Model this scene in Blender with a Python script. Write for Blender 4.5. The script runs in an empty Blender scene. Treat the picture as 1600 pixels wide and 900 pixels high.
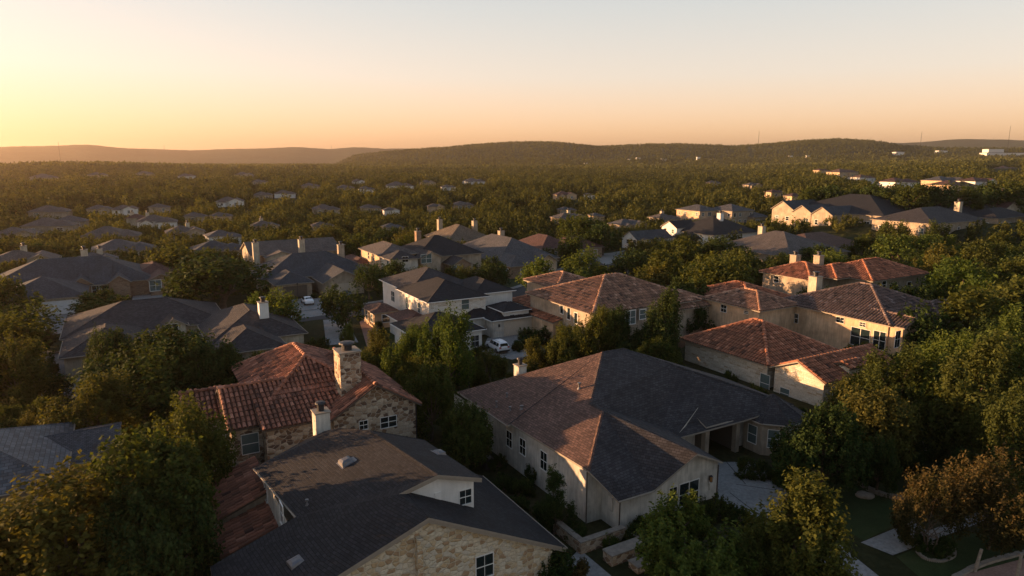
import bpy, bmesh, math, random
import numpy as np
from mathutils import Vector, Matrix
from mathutils.bvhtree import BVHTree
from mathutils.geometry import tessellate_polygon
random.seed(7); rng = np.random.default_rng(7)
sc = bpy.context.scene
COL = sc.collection
rad = math.radians

# ------------------------------------------------------------------ camera
CAMH = 28.0; PITCH = rad(10.75); FPX = 1067.0
cam_d = bpy.data.cameras.new("camera"); cam = bpy.data.objects.new("camera", cam_d); COL.objects.link(cam)
cam.location = (0, 0, CAMH); cam.rotation_euler = (rad(90) - PITCH, 0, 0)
cam_d.sensor_width = 36; cam_d.lens = 36 * FPX / 1600; cam_d.clip_start = 0.5; cam_d.clip_end = 60000
sc.camera = cam

# ------------------------------------------------------------------ sky and sun
SUN_AZ = rad(170)      # world angle from +X, the sun stands left and a little ahead
SUN_EL = rad(5.4)
SKYK = 1.33
world = bpy.data.worlds.new("World"); sc.world = world; world.use_nodes = True
nt = world.node_tree; nt.nodes.clear()
wo = nt.nodes.new('ShaderNodeOutputWorld'); bg = nt.nodes.new('ShaderNodeBackground'); sk = nt.nodes.new('ShaderNodeTexSky')
sk.sky_type = 'NISHITA'; sk.sun_disc = False; sk.sun_elevation = SUN_EL
sk.sun_rotation = rad(90) - SUN_AZ
sk.air_density = 1.0; sk.dust_density = 2.5; sk.ozone_density = 1.0; sk.altitude = 200
bg.inputs['Strength'].default_value = 0.15

# evening sky: flatten the sky model's contrast and warm its lowest band (by elevation only)
gm = nt.nodes.new('ShaderNodeGamma'); gm.inputs[1].default_value = 0.28; nt.links.new(sk.outputs[0], gm.inputs[0])
tc = nt.nodes.new('ShaderNodeTexCoord'); sx = nt.nodes.new('ShaderNodeSeparateXYZ'); nt.links.new(tc.outputs['Generated'], sx.inputs[0])
cr = nt.nodes.new('ShaderNodeValToRGB'); nt.links.new(sx.outputs[2], cr.inputs[0]); el = cr.color_ramp.elements
SKYR = [(0.0, (1.50, .92, .60)), (0.035, (1.55, 1.04, .75)), (0.11, (1.28, 1.08, .98)), (0.20, (1.05, 1.0, .97)), (0.5, (.46, .53, .64)), (1.0, (.28, .37, .52))]
while len(el) < len(SKYR): el.new(.5)
for i, (p_, c_) in enumerate(SKYR): el[i].position = p_; el[i].color = (*[v * SKYK / 2 for v in c_], 1)
mv = nt.nodes.new('ShaderNodeVectorMath'); mv.operation = 'MULTIPLY'; nt.links.new(gm.outputs[0], mv.inputs[0]); nt.links.new(cr.outputs[0], mv.inputs[1])
m2 = nt.nodes.new('ShaderNodeVectorMath'); m2.operation = 'SCALE'; m2.inputs[3].default_value = 2.0; nt.links.new(mv.outputs[0], m2.inputs[0])
nt.links.new(m2.outputs[0], bg.inputs[0]); nt.links.new(bg.outputs[0], wo.inputs[0])
sd = bpy.data.lights.new("sun", 'SUN'); sun = bpy.data.objects.new("sun", sd); COL.objects.link(sun)
sd.energy = 5.0; sd.angle = rad(0.5); sd.color = (1.0, 0.55, 0.26)
sv = Vector((math.cos(SUN_AZ) * math.cos(SUN_EL), math.sin(SUN_AZ) * math.cos(SUN_EL), math.sin(SUN_EL)))
sun.rotation_euler = sv.to_track_quat('Z', 'Y').to_euler()
sc.view_settings.view_transform = 'Standard'; sc.view_settings.look = 'None'
sc.view_settings.gamma = 1.0; sc.view_settings.exposure = 1.68; sc.view_settings.use_curve_mapping = False

# ------------------------------------------------------------------ geometry of the view and the street grid
TH = rad(30)           # the streets and houses of the place are turned 30 degrees
def ray(u, v):
    x = (u - 800) / FPX; y = -(v - 450) / FPX; c, s = math.cos(PITCH), math.sin(PITCH)
    return Vector((x, c + y * s, -s + y * c))
def at(u, v, z):
    d = ray(u, v); t = (z - CAMH) / d.z
    return Vector((d.x * t, d.y * t, z))
def px(p):
    c, s = math.cos(PITCH), math.sin(PITCH)
    f = p[1] * c - (p[2] - CAMH) * s; up = p[1] * s + (p[2] - CAMH) * c
    f = max(f, 0.1)
    return 800 + FPX * p[0] / f, 450 - FPX * up / f
def g2w(x, y, z=0.0, th=TH):
    return Vector((x * math.cos(th) - y * math.sin(th), x * math.sin(th) + y * math.cos(th), z))
def w2g(p, th=TH):
    return Vector((p[0] * math.cos(th) + p[1] * math.sin(th), -p[0] * math.sin(th) + p[1] * math.cos(th), p[2]))
def gat(u, v, z, th=TH): return w2g(at(u, v, z), th)
def on_plane(u, v, axis, c, th=TH):
    """point, in the street grid, where the sight line meets the wall plane x=c or y=c"""
    o = w2g(Vector((0, 0, CAMH)), th); d = w2g(ray(u, v), th)
    k = 0 if axis == 'x' else 1
    return o + d * ((c - o[k]) / d[k])
def sstep(a, b, x):
    t = np.clip((x - a) / (b - a), 0, 1); return t * t * (3 - 2 * t)

# ------------------------------------------------------------------ materials
def newmat(name):
    m = bpy.data.materials.new(name); m.use_nodes = True; n = m.node_tree; n.nodes.clear()
    out = n.nodes.new('ShaderNodeOutputMaterial'); b = n.nodes.new('ShaderNodeBsdfPrincipled')
    n.links.new(b.outputs[0], out.inputs[0]); b.inputs['Specular IOR Level'].default_value = 0.3
    return m, n, b, out
def node(n, t, **k):
    x = n.nodes.new(t)
    for a, v in k.items():
        if a in x.inputs.keys(): x.inputs[a].default_value = v
        else: setattr(x, a, v)
    return x
def L(n, a, b): n.links.new(a, b)
def ramp(n, fac, stops, interp='LINEAR'):
    r = n.nodes.new('ShaderNodeValToRGB'); r.color_ramp.interpolation = interp
    e = r.color_ramp.elements
    while len(e) < len(stops): e.new(0.5)
    for i, (p, c) in enumerate(stops):
        e[i].position = p; e[i].color = (c[0], c[1], c[2], 1) if len(c) == 3 else c
    L(n, fac, r.inputs[0]); return r.outputs[0]
def mixc(n, fac, a, b, mode='MIX'):
    m = n.nodes.new('ShaderNodeMix'); m.data_type = 'RGBA'; m.blend_type = mode
    for s, v in ((m.inputs[0], fac), (m.inputs[6], a), (m.inputs[7], b)):
        if isinstance(v, (int, float)): s.default_value = v
        elif isinstance(v, tuple): s.default_value = (*v, 1)
        else: L(n, v, s)
    return m.outputs[2]
def bump(n, b, h, strength, dist):
    x = node(n, 'ShaderNodeBump'); x.inputs['Strength'].default_value = strength; x.inputs['Distance'].default_value = dist
    L(n, h, x.inputs['Height']); L(n, x.outputs[0], b.inputs['Normal'])
def scalec(c, k): return tuple(min(1, x * k) for x in c)
def noise(n, vec, scale, detail=3, rough=0.6):
    t = node(n, 'ShaderNodeTexNoise'); t.inputs['Scale'].default_value = scale; t.inputs['Detail'].default_value = detail
    t.inputs['Roughness'].default_value = rough
    if vec is not None: L(n, vec, t.inputs['Vector'])
    return t

def shingle(name, c, rough=0.8, big=1.0):
    m, n, b, out = newmat(name)
    uv = node(n, 'ShaderNodeUVMap', uv_map='uv')
    br = node(n, 'ShaderNodeTexBrick'); br.offset = 0.5
    br.inputs['Scale'].default_value = 1; br.inputs['Mortar Size'].default_value = 0.018
    br.inputs['Brick Width'].default_value = 0.27 * big; br.inputs['Row Height'].default_value = 0.17 * big
    br.inputs['Color1'].default_value = (*scalec(c, 0.68), 1); br.inputs['Color2'].default_value = (*scalec(c, 1.38), 1)
    br.inputs['Mortar'].default_value = (*scalec(c, 0.3), 1)
    dn = noise(n, uv.outputs[0], 2.2, 2); ad = node(n, 'ShaderNodeVectorMath', operation='MULTIPLY_ADD')
    ad.inputs[1].default_value = (0.06, 0.06, 0); L(n, dn.outputs['Color'], ad.inputs[0]); L(n, uv.outputs[0], ad.inputs[2])
    L(n, ad.outputs[0], br.inputs['Vector'])
    ns = noise(n, uv.outputs[0], 0.35, 4); col = mixc(n, 0.55, br.outputs[0], ramp(n, ns.outputs[0], [(0.3, (0.55,) * 3), (0.7, (1.35,) * 3)]), 'MULTIPLY')
    # streaks running down the slope
    mp = node(n, 'ShaderNodeMapping'); mp.inputs['Scale'].default_value = (2.2, 0.18, 1); L(n, uv.outputs[0], mp.inputs[0])
    st = noise(n, mp.outputs[0], 1.0, 3)
    col = mixc(n, 0.4, col, ramp(n, st.outputs[0], [(0.35, (0.7,) * 3), (0.65, (1.2,) * 3)]), 'MULTIPLY')
    L(n, col, b.inputs['Base Color']); b.inputs['Roughness'].default_value = rough
    sp = node(n, 'ShaderNodeSeparateXYZ'); L(n, uv.outputs[0], sp.inputs[0])
    mo = node(n, 'ShaderNodeMath', operation='MODULO'); mo.inputs[1].default_value = 0.17 * big; L(n, sp.outputs[1], mo.inputs[0])
    mm = node(n, 'ShaderNodeMath', operation='MULTIPLY'); mm.inputs[1].default_value = -4 / big; L(n, mo.outputs[0], mm.inputs[0])
    a2 = node(n, 'ShaderNodeMath', operation='MULTIPLY_ADD'); a2.inputs[1].default_value = 0.55
    L(n, br.outputs['Fac'], a2.inputs[0]); a2.inputs[1].default_value = -0.6; L(n, mm.outputs[0], a2.inputs[2])
    rg = node(n, 'ShaderNodeRGBToBW'); L(n, br.outputs[0], rg.inputs[0])
    a3 = node(n, 'ShaderNodeMath', operation='MULTIPLY_ADD'); a3.inputs[1].default_value = 8.0; L(n, rg.outputs[0], a3.inputs[0]); L(n, a2.outputs[0], a3.inputs[2])
    bump(n, b, a3.outputs[0], 1.0, 0.045)
    return m
def tilemat(name, c):
    m, n, b, out = newmat(name)
    at_ = node(n, 'ShaderNodeAttribute', attribute_name='tint')
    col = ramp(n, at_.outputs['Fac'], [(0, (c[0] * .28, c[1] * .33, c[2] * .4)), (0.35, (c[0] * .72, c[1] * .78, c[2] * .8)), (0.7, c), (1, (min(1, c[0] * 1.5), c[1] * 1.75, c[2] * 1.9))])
    ge = node(n, 'ShaderNodeTexCoord'); ns = noise(n, ge.outputs['Object'], 0.8, 4)
    col = mixc(n, 0.6, col, ramp(n, ns.outputs[0], [(0.3, (0.5,) * 3), (0.7, (1.3,) * 3)]), 'MULTIPLY')
    ns2 = noise(n, ge.outputs['Object'], 12, 2)
    col = mixc(n, 0.35, col, ramp(n, ns2.outputs[0], [(0.35, (0.5,) * 3), (0.65, (1.3,) * 3)]), 'MULTIPLY')
    L(n, col, b.inputs['Base Color']); b.inputs['Roughness'].default_value = 0.75
    return m
def stucco(name, c, var=0.38):
    m, n, b, out = newmat(name)
    uv = node(n, 'ShaderNodeUVMap', uv_map='uv')
    ns = noise(n, uv.outputs[0], 0.6, 5); mp = node(n, 'ShaderNodeMapping'); mp.inputs['Scale'].default_value = (2.5, 0.3, 1)
    L(n, uv.outputs[0], mp.inputs[0]); st = noise(n, mp.outputs[0], 1.3, 4)
    col = mixc(n, 1.0, (c[0], c[1], c[2]), ramp(n, ns.outputs[0], [(0.3, (1 - var,) * 3), (0.7, (1 + var * 0.4,) * 3)]), 'MULTIPLY')
    col = mixc(n, 0.7, col, ramp(n, st.outputs[0], [(0.32, (1 - var,) * 3), (0.6, (1.03,) * 3)]), 'MULTIPLY')
    L(n, col, b.inputs['Base Color']); b.inputs['Roughness'].default_value = 0.9
    fn = noise(n, uv.outputs[0], 18, 3); bump(n, b, fn.outputs[0], 0.35, 0.02)
    return m
def stonemat(name, cols, scale=2.2, mortar=(0.42, 0.38, 0.32), squash=1.5, course=False):
    """irregular rubble (course=False) or coursed cut limestone"""
    m, n, b, out = newmat(name)
    uv = node(n, 'ShaderNodeUVMap', uv_map='uv')
    if course:
        br = node(n, 'ShaderNodeTexBrick'); br.offset = 0.42; br.squash = 1.4; br.squash_frequency = 3; br.offset_frequency = 2
        br.inputs['Scale'].default_value = 1; br.inputs['Brick Width'].default_value = 0.62; br.inputs['Row Height'].default_value = 0.24
        br.inputs['Mortar Size'].default_value = 0.018; br.inputs['Color1'].default_value = (0, 0, 0, 1); br.inputs['Color2'].default_value = (1, 1, 1, 1)
        br.inputs['Mortar'].default_value = (0.5, 0.5, 0.5, 1)
        dn = noise(n, uv.outputs[0], 1.5, 2); ad = node(n, 'ShaderNodeVectorMath', operation='MULTIPLY_ADD')
        ad.inputs[1].default_value = (0.12, 0.1, 0); L(n, dn.outputs['Color'], ad.inputs[0]); L(n, uv.outputs[0], ad.inputs[2]); L(n, ad.outputs[0], br.inputs['Vector'])
        cell = br.outputs[0]; edge = br.outputs['Fac']
        col = ramp(n, cell, [(i / max(1, len(cols) - 1), c) for i, c in enumerate(cols)])
        col = mixc(n, edge, col, mortar)
        hgt = node(n, 'ShaderNodeMath', operation='SUBTRACT'); hgt.inputs[0].default_value = 1; L(n, edge, hgt.inputs[1]); hs = hgt.outputs[0]
    else:
        dn = noise(n, uv.outputs[0], 2.5, 2); ad = node(n, 'ShaderNodeVectorMath', operation='MULTIPLY_ADD')
        ad.inputs[1].default_value = (0.16, 0.16, 0); L(n, dn.outputs['Color'], ad.inputs[0]); L(n, uv.outputs[0], ad.inputs[2])
        mp = node(n, 'ShaderNodeMapping'); mp.inputs['Scale'].default_value = (scale, scale * squash, 1); L(n, ad.outputs[0], mp.inputs[0])
        v1 = node(n, 'ShaderNodeTexVoronoi', voronoi_dimensions='2D'); v1.distance = 'CHEBYCHEV'; v1.inputs['Scale'].default_value = 1; v1.inputs['Randomness'].default_value = 0.85
        v2 = node(n, 'ShaderNodeTexVoronoi', voronoi_dimensions='2D', feature='DISTANCE_TO_EDGE'); v2.inputs['Scale'].default_value = 1; v2.inputs['Randomness'].default_value = 0.85
        v1.distance = 'EUCLIDEAN'
        L(n, mp.outputs[0], v1.inputs['Vector']); L(n, mp.outputs[0], v2.inputs['Vector'])
        sp = node(n, 'ShaderNodeSeparateColor'); L(n, v1.outputs['Color'], sp.inputs[0])
        col = ramp(n, sp.outputs[0], [((i + 0.001) / len(cols), c) for i, c in enumerate(cols)], 'CONSTANT')
        e = ramp(n, v2.outputs['Distance'], [(0.03, (1,) * 3), (0.085, (0,) * 3)])
        col = mixc(n, e, col, mortar)
        hs = ramp(n, v2.outputs['Distance'], [(0.02, (0,) * 3), (0.16, (1,) * 3)])
    ns = noise(n, uv.outputs[0], 6, 4)
    col = mixc(n, 0.6, col, ramp(n, ns.outputs[0], [(0.3, (0.6,) * 3), (0.7, (1.25,) * 3)]), 'MULTIPLY')
    L(n, col, b.inputs['Base Color']); b.inputs['Roughness'].default_value = 0.9
    bump(n, b, hs, 0.8, 0.05)
    return m
def plain(name, c, rough=0.6, metal=0.0, var=0.0, spec=0.3, scale=3.0, bmp=0.0):
    m, n, b, out = newmat(name)
    b.inputs['Roughness'].default_value = rough; b.inputs['Metallic'].default_value = metal; b.inputs['Specular IOR Level'].default_value = spec
    ge = node(n, 'ShaderNodeTexCoord'); ns = noise(n, ge.outputs['Object'], scale, 5)
    k = max(var, 0.08)
    L(n, mixc(n, 1.0, (c[0], c[1], c[2]), ramp(n, ns.outputs[0], [(0.3, (1 - k,) * 3), (0.7, (1 + k * 0.6,) * 3)]), 'MULTIPLY'), b.inputs['Base Color'])
    if bmp: 
        f = noise(n, ge.outputs['Object'], scale * 6, 3); bump(n, b, f.outputs[0], 0.5, bmp)
    return m
def ground_mat(name, stops, s1, s2, bmp=0.05, crack=None):
    m, n, b, out = newmat(name)
    ge = node(n, 'ShaderNodeTexCoord'); a = noise(n, ge.outputs['Object'], s1, 6, 0.65); c = noise(n, ge.outputs['Object'], s2, 4, 0.7)
    col = ramp(n, a.outputs[0], stops)
    col = mixc(n, 0.6, col, ramp(n, c.outputs[0], [(0.3, (0.55,) * 3), (0.7, (1.35,) * 3)]), 'MULTIPLY')
    L(n, col, b.inputs['Base Color']); b.inputs['Roughness'].default_value = 0.95; b.inputs['Specular IOR Level'].default_value = 0.15
    bump(n, b, c.outputs[0], 0.6, bmp)
    return m
def leafmat(name, dark, light, hue=0.5, trans=0.3):
    m, n, b, out = newmat(name)
    a = node(n, 'ShaderNodeAttribute', attribute_name='tint'); oi = node(n, 'ShaderNodeObjectInfo')
    col = ramp(n, a.outputs['Fac'], [(0.0, scalec(dark, 0.8)), (0.55, tuple((dark[i] + light[i]) / 2 for i in range(3))), (1.0, light)])
    col = mixc(n, 0.7, col, ramp(n, oi.outputs['Random'], [(0.0, (0.72, 0.85, 0.75)), (0.5, (1, 1, 1)), (1.0, (1.15, 1.06, 0.85))]), 'MULTIPLY')
    L(n, col, b.inputs['Base Color']); b.inputs['Roughness'].default_value = 0.8; b.inputs['Specular IOR Level'].default_value = 0.06
    tr = node(n, 'ShaderNodeBsdfTranslucent'); L(n, mixc(n, 1.0, col, (1.9, 1.7, 0.6), 'MULTIPLY'), tr.inputs[0])
    mx = node(n, 'ShaderNodeMixShader'); mx.inputs[0].default_value = trans
    L(n, b.outputs[0], mx.inputs[1]); L(n, tr.outputs[0], mx.inputs[2]); L(n, mx.outputs[0], out.inputs[0])
    return m

M = {}
M['sh_black'] = shingle('black_shingle', (0.020, 0.021, 0.025), .85, 1.3)
M['sh_charcoal'] = shingle('charcoal_shingle', (0.042, 0.039, 0.042), .8, 1.4)
M['sh_brown_and_lit'] = shingle('brown_and_sunlit_shingle', (0.125, 0.072, 0.055), .8, 1.4)  # true brown roofs, plus sunlight painted on the middle house's left slope
M['sh_redbrown'] = shingle('redbrown_shingle', (0.115, 0.055, 0.045))
M['sh_grey'] = shingle('grey_shingle', (0.098, 0.098, 0.105))
M['sh_blue'] = shingle('bluegrey_shingle', (0.060, 0.068, 0.080))
M['sh_tan'] = shingle('tan_shingle', (0.19, 0.145, 0.10))
M['sh_weather'] = shingle('weathered_shingle', (0.125, 0.108, 0.10))
M['slate'] = shingle('silver_slate', (0.085, 0.09, 0.10), 0.6, 2.0)
M['tile_red'] = tilemat('red_clay_tile', (0.28, 0.112, 0.068))
M['tile_orange'] = tilemat('orange_clay_tile', (0.36, 0.14, 0.075))
M['tile_brown'] = tilemat('brown_clay_tile', (0.31, 0.165, 0.105))
M['tile_dark'] = tilemat('dark_clay_tile', (0.15, 0.10, 0.085))
M['under'] = plain('roof_underlay', (0.075, 0.035, 0.025), 0.9)
M['cream'] = stucco('cream_stucco', (0.50, 0.44, 0.34))
M['pale'] = stucco('pale_stucco', (0.55, 0.52, 0.46))
M['tan'] = stucco('tan_stucco', (0.60, 0.43, 0.28))
M['sand'] = stucco('sand_stucco', (0.40, 0.33, 0.25))
M['white'] = stucco('white_stucco', (0.68, 0.67, 0.64), 0.15)
M['rubble'] = stonemat('rubble_stone', [(0.20, 0.13, 0.08), (0.42, 0.34, 0.25), (0.13, 0.085, 0.06), (0.34, 0.26, 0.18), (0.48, 0.40, 0.30), (0.26, 0.17, 0.11)], 2.0, (0.40, 0.35, 0.28), 1.6)
M['gold'] = stonemat('golden_stone', [(0.46, 0.34, 0.20), (0.58, 0.50, 0.37), (0.36, 0.25, 0.15), (0.60, 0.54, 0.42), (0.50, 0.40, 0.26), (0.52, 0.47, 0.38)], 2.3, (0.55, 0.48, 0.36), 1.5)
M['lime'] = stonemat('cut_limestone', [(0.40, 0.31, 0.21), (0.62, 0.57, 0.47), (0.52, 0.45, 0.35), (0.68, 0.63, 0.54)], mortar=(0.58, 0.53, 0.45), course=True)
M['wlime'] = stonemat('white_limestone', [(0.52, 0.44, 0.34), (0.72, 0.69, 0.63), (0.66, 0.61, 0.53), (0.76, 0.73, 0.68)], mortar=(0.7, 0.67, 0.6), course=True)
M['brick'] = stonemat('brown_brick_stone', [(0.20, 0.12, 0.08), (0.32, 0.22, 0.15), (0.26, 0.16, 0.10)], mortar=(0.3, 0.25, 0.2), course=True)
M['trim'] = plain('pale_trim', (0.27, 0.235, 0.19), 0.7, var=0.12)
M['dtrim'] = plain('dark_trim', (0.09, 0.07, 0.055), 0.7, var=0.12)
M['wtrim'] = plain('white_trim', (0.68, 0.67, 0.64), 0.6, var=0.1)
M['metal'] = plain('galvanised_metal', (0.17, 0.17, 0.18), 0.45, 0.7, var=0.2)
M['dmetal'] = plain('dark_metal', (0.05, 0.05, 0.055), 0.5, 0.6, var=0.2)
M['glass'] = plain('window_glass', (0.012, 0.022, 0.025), 0.06, 0, spec=0.9)
M['blind'] = plain('window_with_blinds', (0.10, 0.14, 0.14), 0.15, 0, spec=0.8)
M['garage'] = plain('garage_door_paint', (0.52, 0.45, 0.36), 0.6, var=0.08)
M['wgarage'] = plain('white_garage_door', (0.72, 0.72, 0.72), 0.6, var=0.06)
M['door'] = plain('dark_wood_door', (0.05, 0.03, 0.02), 0.5, var=0.3)
M['recess_shade'] = plain('painted_recess_shade', (0.12, 0.10, 0.08), 0.9)  # shade put into the colour, for the porch recess and the open garage
M['wood'] = plain('fence_wood', (0.20, 0.12, 0.07), 0.85, var=0.4, scale=4, bmp=0.02)
M['greywood'] = plain('weathered_post_wood', (0.24, 0.21, 0.17), 0.9, var=0.4, scale=5, bmp=0.02)
M['bark'] = plain('bark', (0.10, 0.075, 0.055), 0.95, var=0.5, scale=3, bmp=0.05)
M['rock'] = plain('pale_rock', (0.23, 0.20, 0.165), 0.9, var=0.3, bmp=0.04)
M['amber'] = plain('amber_lantern_glass', (0.45, 0.22, 0.06), 0.25, spec=0.6)
M['carwhite'] = plain('white_car_paint', (0.75, 0.76, 0.78), 0.25, spec=0.6)
M['cardark'] = plain('dark_car_paint', (0.03, 0.035, 0.045), 0.25, spec=0.6)
M['rubber'] = plain('rubber', (0.02, 0.02, 0.02), 0.8)
M['redlamp'] = plain('red_lamp_glass', (0.35, 0.02, 0.015), 0.2, spec=0.6)
M['ground'] = ground_mat('garden_ground', [(0.25, (0.020, 0.026, 0.012)), (0.5, (0.045, 0.050, 0.022)), (0.75, (0.085, 0.07, 0.042))], 0.07, 1.6, 0.15)
M['grass'] = ground_mat('lawn_grass', [(0.3, (0.022, 0.034, 0.012)), (0.55, (0.034, 0.050, 0.017)), (0.8, (0.055, 0.06, 0.025))], 0.35, 9, 0.04)
M['asphalt'] = ground_mat('asphalt', [(0.3, (0.052, 0.052, 0.055)), (0.7, (0.075, 0.074, 0.074))], 0.3, 8, 0.01)
M['concrete'] = ground_mat('concrete', [(0.3, (0.20, 0.20, 0.195)), (0.7, (0.29, 0.285, 0.275))], 0.25, 3, 0.01)
M['pavers'] = ground_mat('brick_pavers', [(0.3, (0.22, 0.13, 0.10)), (0.7, (0.30, 0.20, 0.16))], 0.5, 6, 0.02)
M['leaf_olive'] = leafmat('olive_leaves', (0.030, 0.042, 0.012), (0.085, 0.10, 0.026))
M['leaf_dark'] = leafmat('dark_leaves', (0.016, 0.030, 0.011), (0.055, 0.078, 0.022), trans=0.2)
M['leaf_bright'] = leafmat('bright_leaves', (0.032, 0.056, 0.013), (0.105, 0.138, 0.03), trans=0.28)
M['leaf_gold'] = leafmat('golden_leaves', (0.046, 0.048, 0.013), (0.105, 0.105, 0.028), trans=0.28)
M['leaf_red'] = leafmat('russet_leaves', (0.030, 0.036, 0.014), (0.105, 0.072, 0.030), trans=0.3)

# ------------------------------------------------------------------ object helpers
def tag(o, label=None, cat=None, group=None, kind=None):
    if label: o['label'] = label
    if cat: o['category'] = cat
    if group: o['group'] = group
    if kind: o['kind'] = kind
    return o
def empty(name, loc, rz=0.0):
    o = bpy.data.objects.new(name, None); COL.objects.link(o); o.empty_display_size = 0.5
    o.location = loc; o.rotation_euler = (0, 0, rz); return o
class MB:
    """collects faces with uv and material slot"""
    def __init__(s): s.v = []; s.f = []; s.uv = []; s.mi = []; s.tint = []
    def face(s, pts, uv=None, mi=0, tint=0.5):
        b = len(s.v); s.v += [tuple(p) for p in pts]; s.f.append(list(range(b, b + len(pts))))
        if uv is None: uv = autouv(pts)
        s.uv += [tuple(q) for q in uv]; s.mi.append(mi); s.tint.append(tint)
    def box(s, x0, x1, y0, y1, z0, z1, mi=0, rz=0, c=None):
        P = [Vector((x, y, z)) for z in (z0, z1) for y in (y0, y1) for x in (x0, x1)]
        if rz:
            c = Vector(c) if c else Vector(((x0 + x1) / 2, (y0 + y1) / 2, 0)); R = Matrix.Rotation(rz, 3, 'Z')
            P = [R @ (p - c) + c for p in P]
        for q in ((0, 2, 3, 1), (4, 5, 7, 6), (0, 1, 5, 4), (2, 6, 7, 3), (0, 4, 6, 2), (1, 3, 7, 5)): s.face([P[i] for i in q], mi=mi)
    def tube(s, a, b, r0, r1=None, n=8, mi=0, cap=True):
        a = Vector(a); b = Vector(b); r1 = r0 if r1 is None else r1; d = (b - a).normalized()
        t = d.orthogonal().normalized(); w = d.cross(t)
        A = [a + (t * math.cos(k * 2 * math.pi / n) + w * math.sin(k * 2 * math.pi / n)) * r0 for k in range(n)]
        B = [b + (t * math.cos(k * 2 * math.pi / n) + w * math.sin(k * 2 * math.pi / n)) * r1 for k in range(n)]
        for k in range(n): s.face([A[k], A[(k + 1) % n], B[(k + 1) % n], B[k]], mi=mi)
        if cap: s.face(A[::-1], mi=mi); s.face(B, mi=mi)
    def build(s, name, mats, parent=None, off=(0, 0, 0), smooth=False, merge=False):
        me = bpy.data.meshes.new(name)
        off = Vector(off); me.from_pydata([tuple(Vector(p) - off) for p in s.v], [], s.f)
        if not isinstance(mats, (list, tuple)): mats = [mats]
        for m in mats: me.materials.append(M[m] if isinstance(m, str) else m)
        ul = me.uv_layers.new(name='uv'); ul.data.foreach_set('uv', np.array(s.uv, dtype=np.float32).ravel())
        me.polygons.foreach_set('material_index', np.array(s.mi, dtype=np.int32))
        ta = me.attributes.new('tint', 'FLOAT', 'FACE'); ta.data.foreach_set('value', np.array(s.tint, dtype=np.float32))
        if merge:
            bm = bmesh.new(); bm.from_mesh(me); bmesh.ops.remove_doubles(bm, verts=bm.verts, dist=0.002); bm.to_mesh(me); bm.free()
        if smooth: me.polygons.foreach_set('use_smooth', [True] * len(me.polygons))
        me.update()
        o = bpy.data.objects.new(name, me); COL.objects.link(o)
        if parent: o.parent = parent
        return o
def autouv(pts):
    p = [Vector(q) for q in pts]; n = Vector((0, 0, 0))
    for i in range(len(p)):
        a, b = p[i], p[(i + 1) % len(p)]; n += Vector(((a.y - b.y) * (a.z + b.z), (a.z - b.z) * (a.x + b.x), (a.x - b.x) * (a.y + b.y)))
    n = n.normalized() if n.length > 1e-9 else Vector((0, 0, 1))
    u = Vector((0, 0, 1)).cross(n)
    u = u.normalized() if u.length > 0.02 else Vector((1, 0, 0))
    w = n.cross(u)
    return [(q.dot(u), q.dot(w)) for q in p]
def poly_normal(p):
    n = Vector((0, 0, 0))
    for i in range(len(p)):
        a, b = p[i], p[(i + 1) % len(p)]; n += Vector(((a.y - b.y) * (a.z + b.z), (a.z - b.z) * (a.x + b.x), (a.x - b.x) * (a.y + b.y)))
    return n.normalized()
def mesh_np(name, verts, nq, mats, tint=None, parent=None, smooth=False, link=True, k=4):
    """verts: (nq*k,3) array of separate k-gons"""
    me = bpy.data.meshes.new(name); me.vertices.add(len(verts)); me.vertices.foreach_set('co', verts.astype(np.float32).ravel())
    me.loops.add(nq * k); me.loops.foreach_set('vertex_index', np.arange(nq * k, dtype=np.int32))
    me.polygons.add(nq); me.polygons.foreach_set('loop_start', np.arange(0, nq * k, k, dtype=np.int32))
    if tint is not None:
        ta = me.attributes.new('tint', 'FLOAT', 'FACE'); ta.data.foreach_set('value', tint.astype(np.float32))
    for m in mats: me.materials.append(M[m])
    me.update(calc_edges=True)
    if not link: return me
    o = bpy.data.objects.new(name, me); COL.objects.link(o)
    if parent: o.parent = parent
    return o
HAZE = 0.00008
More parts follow.
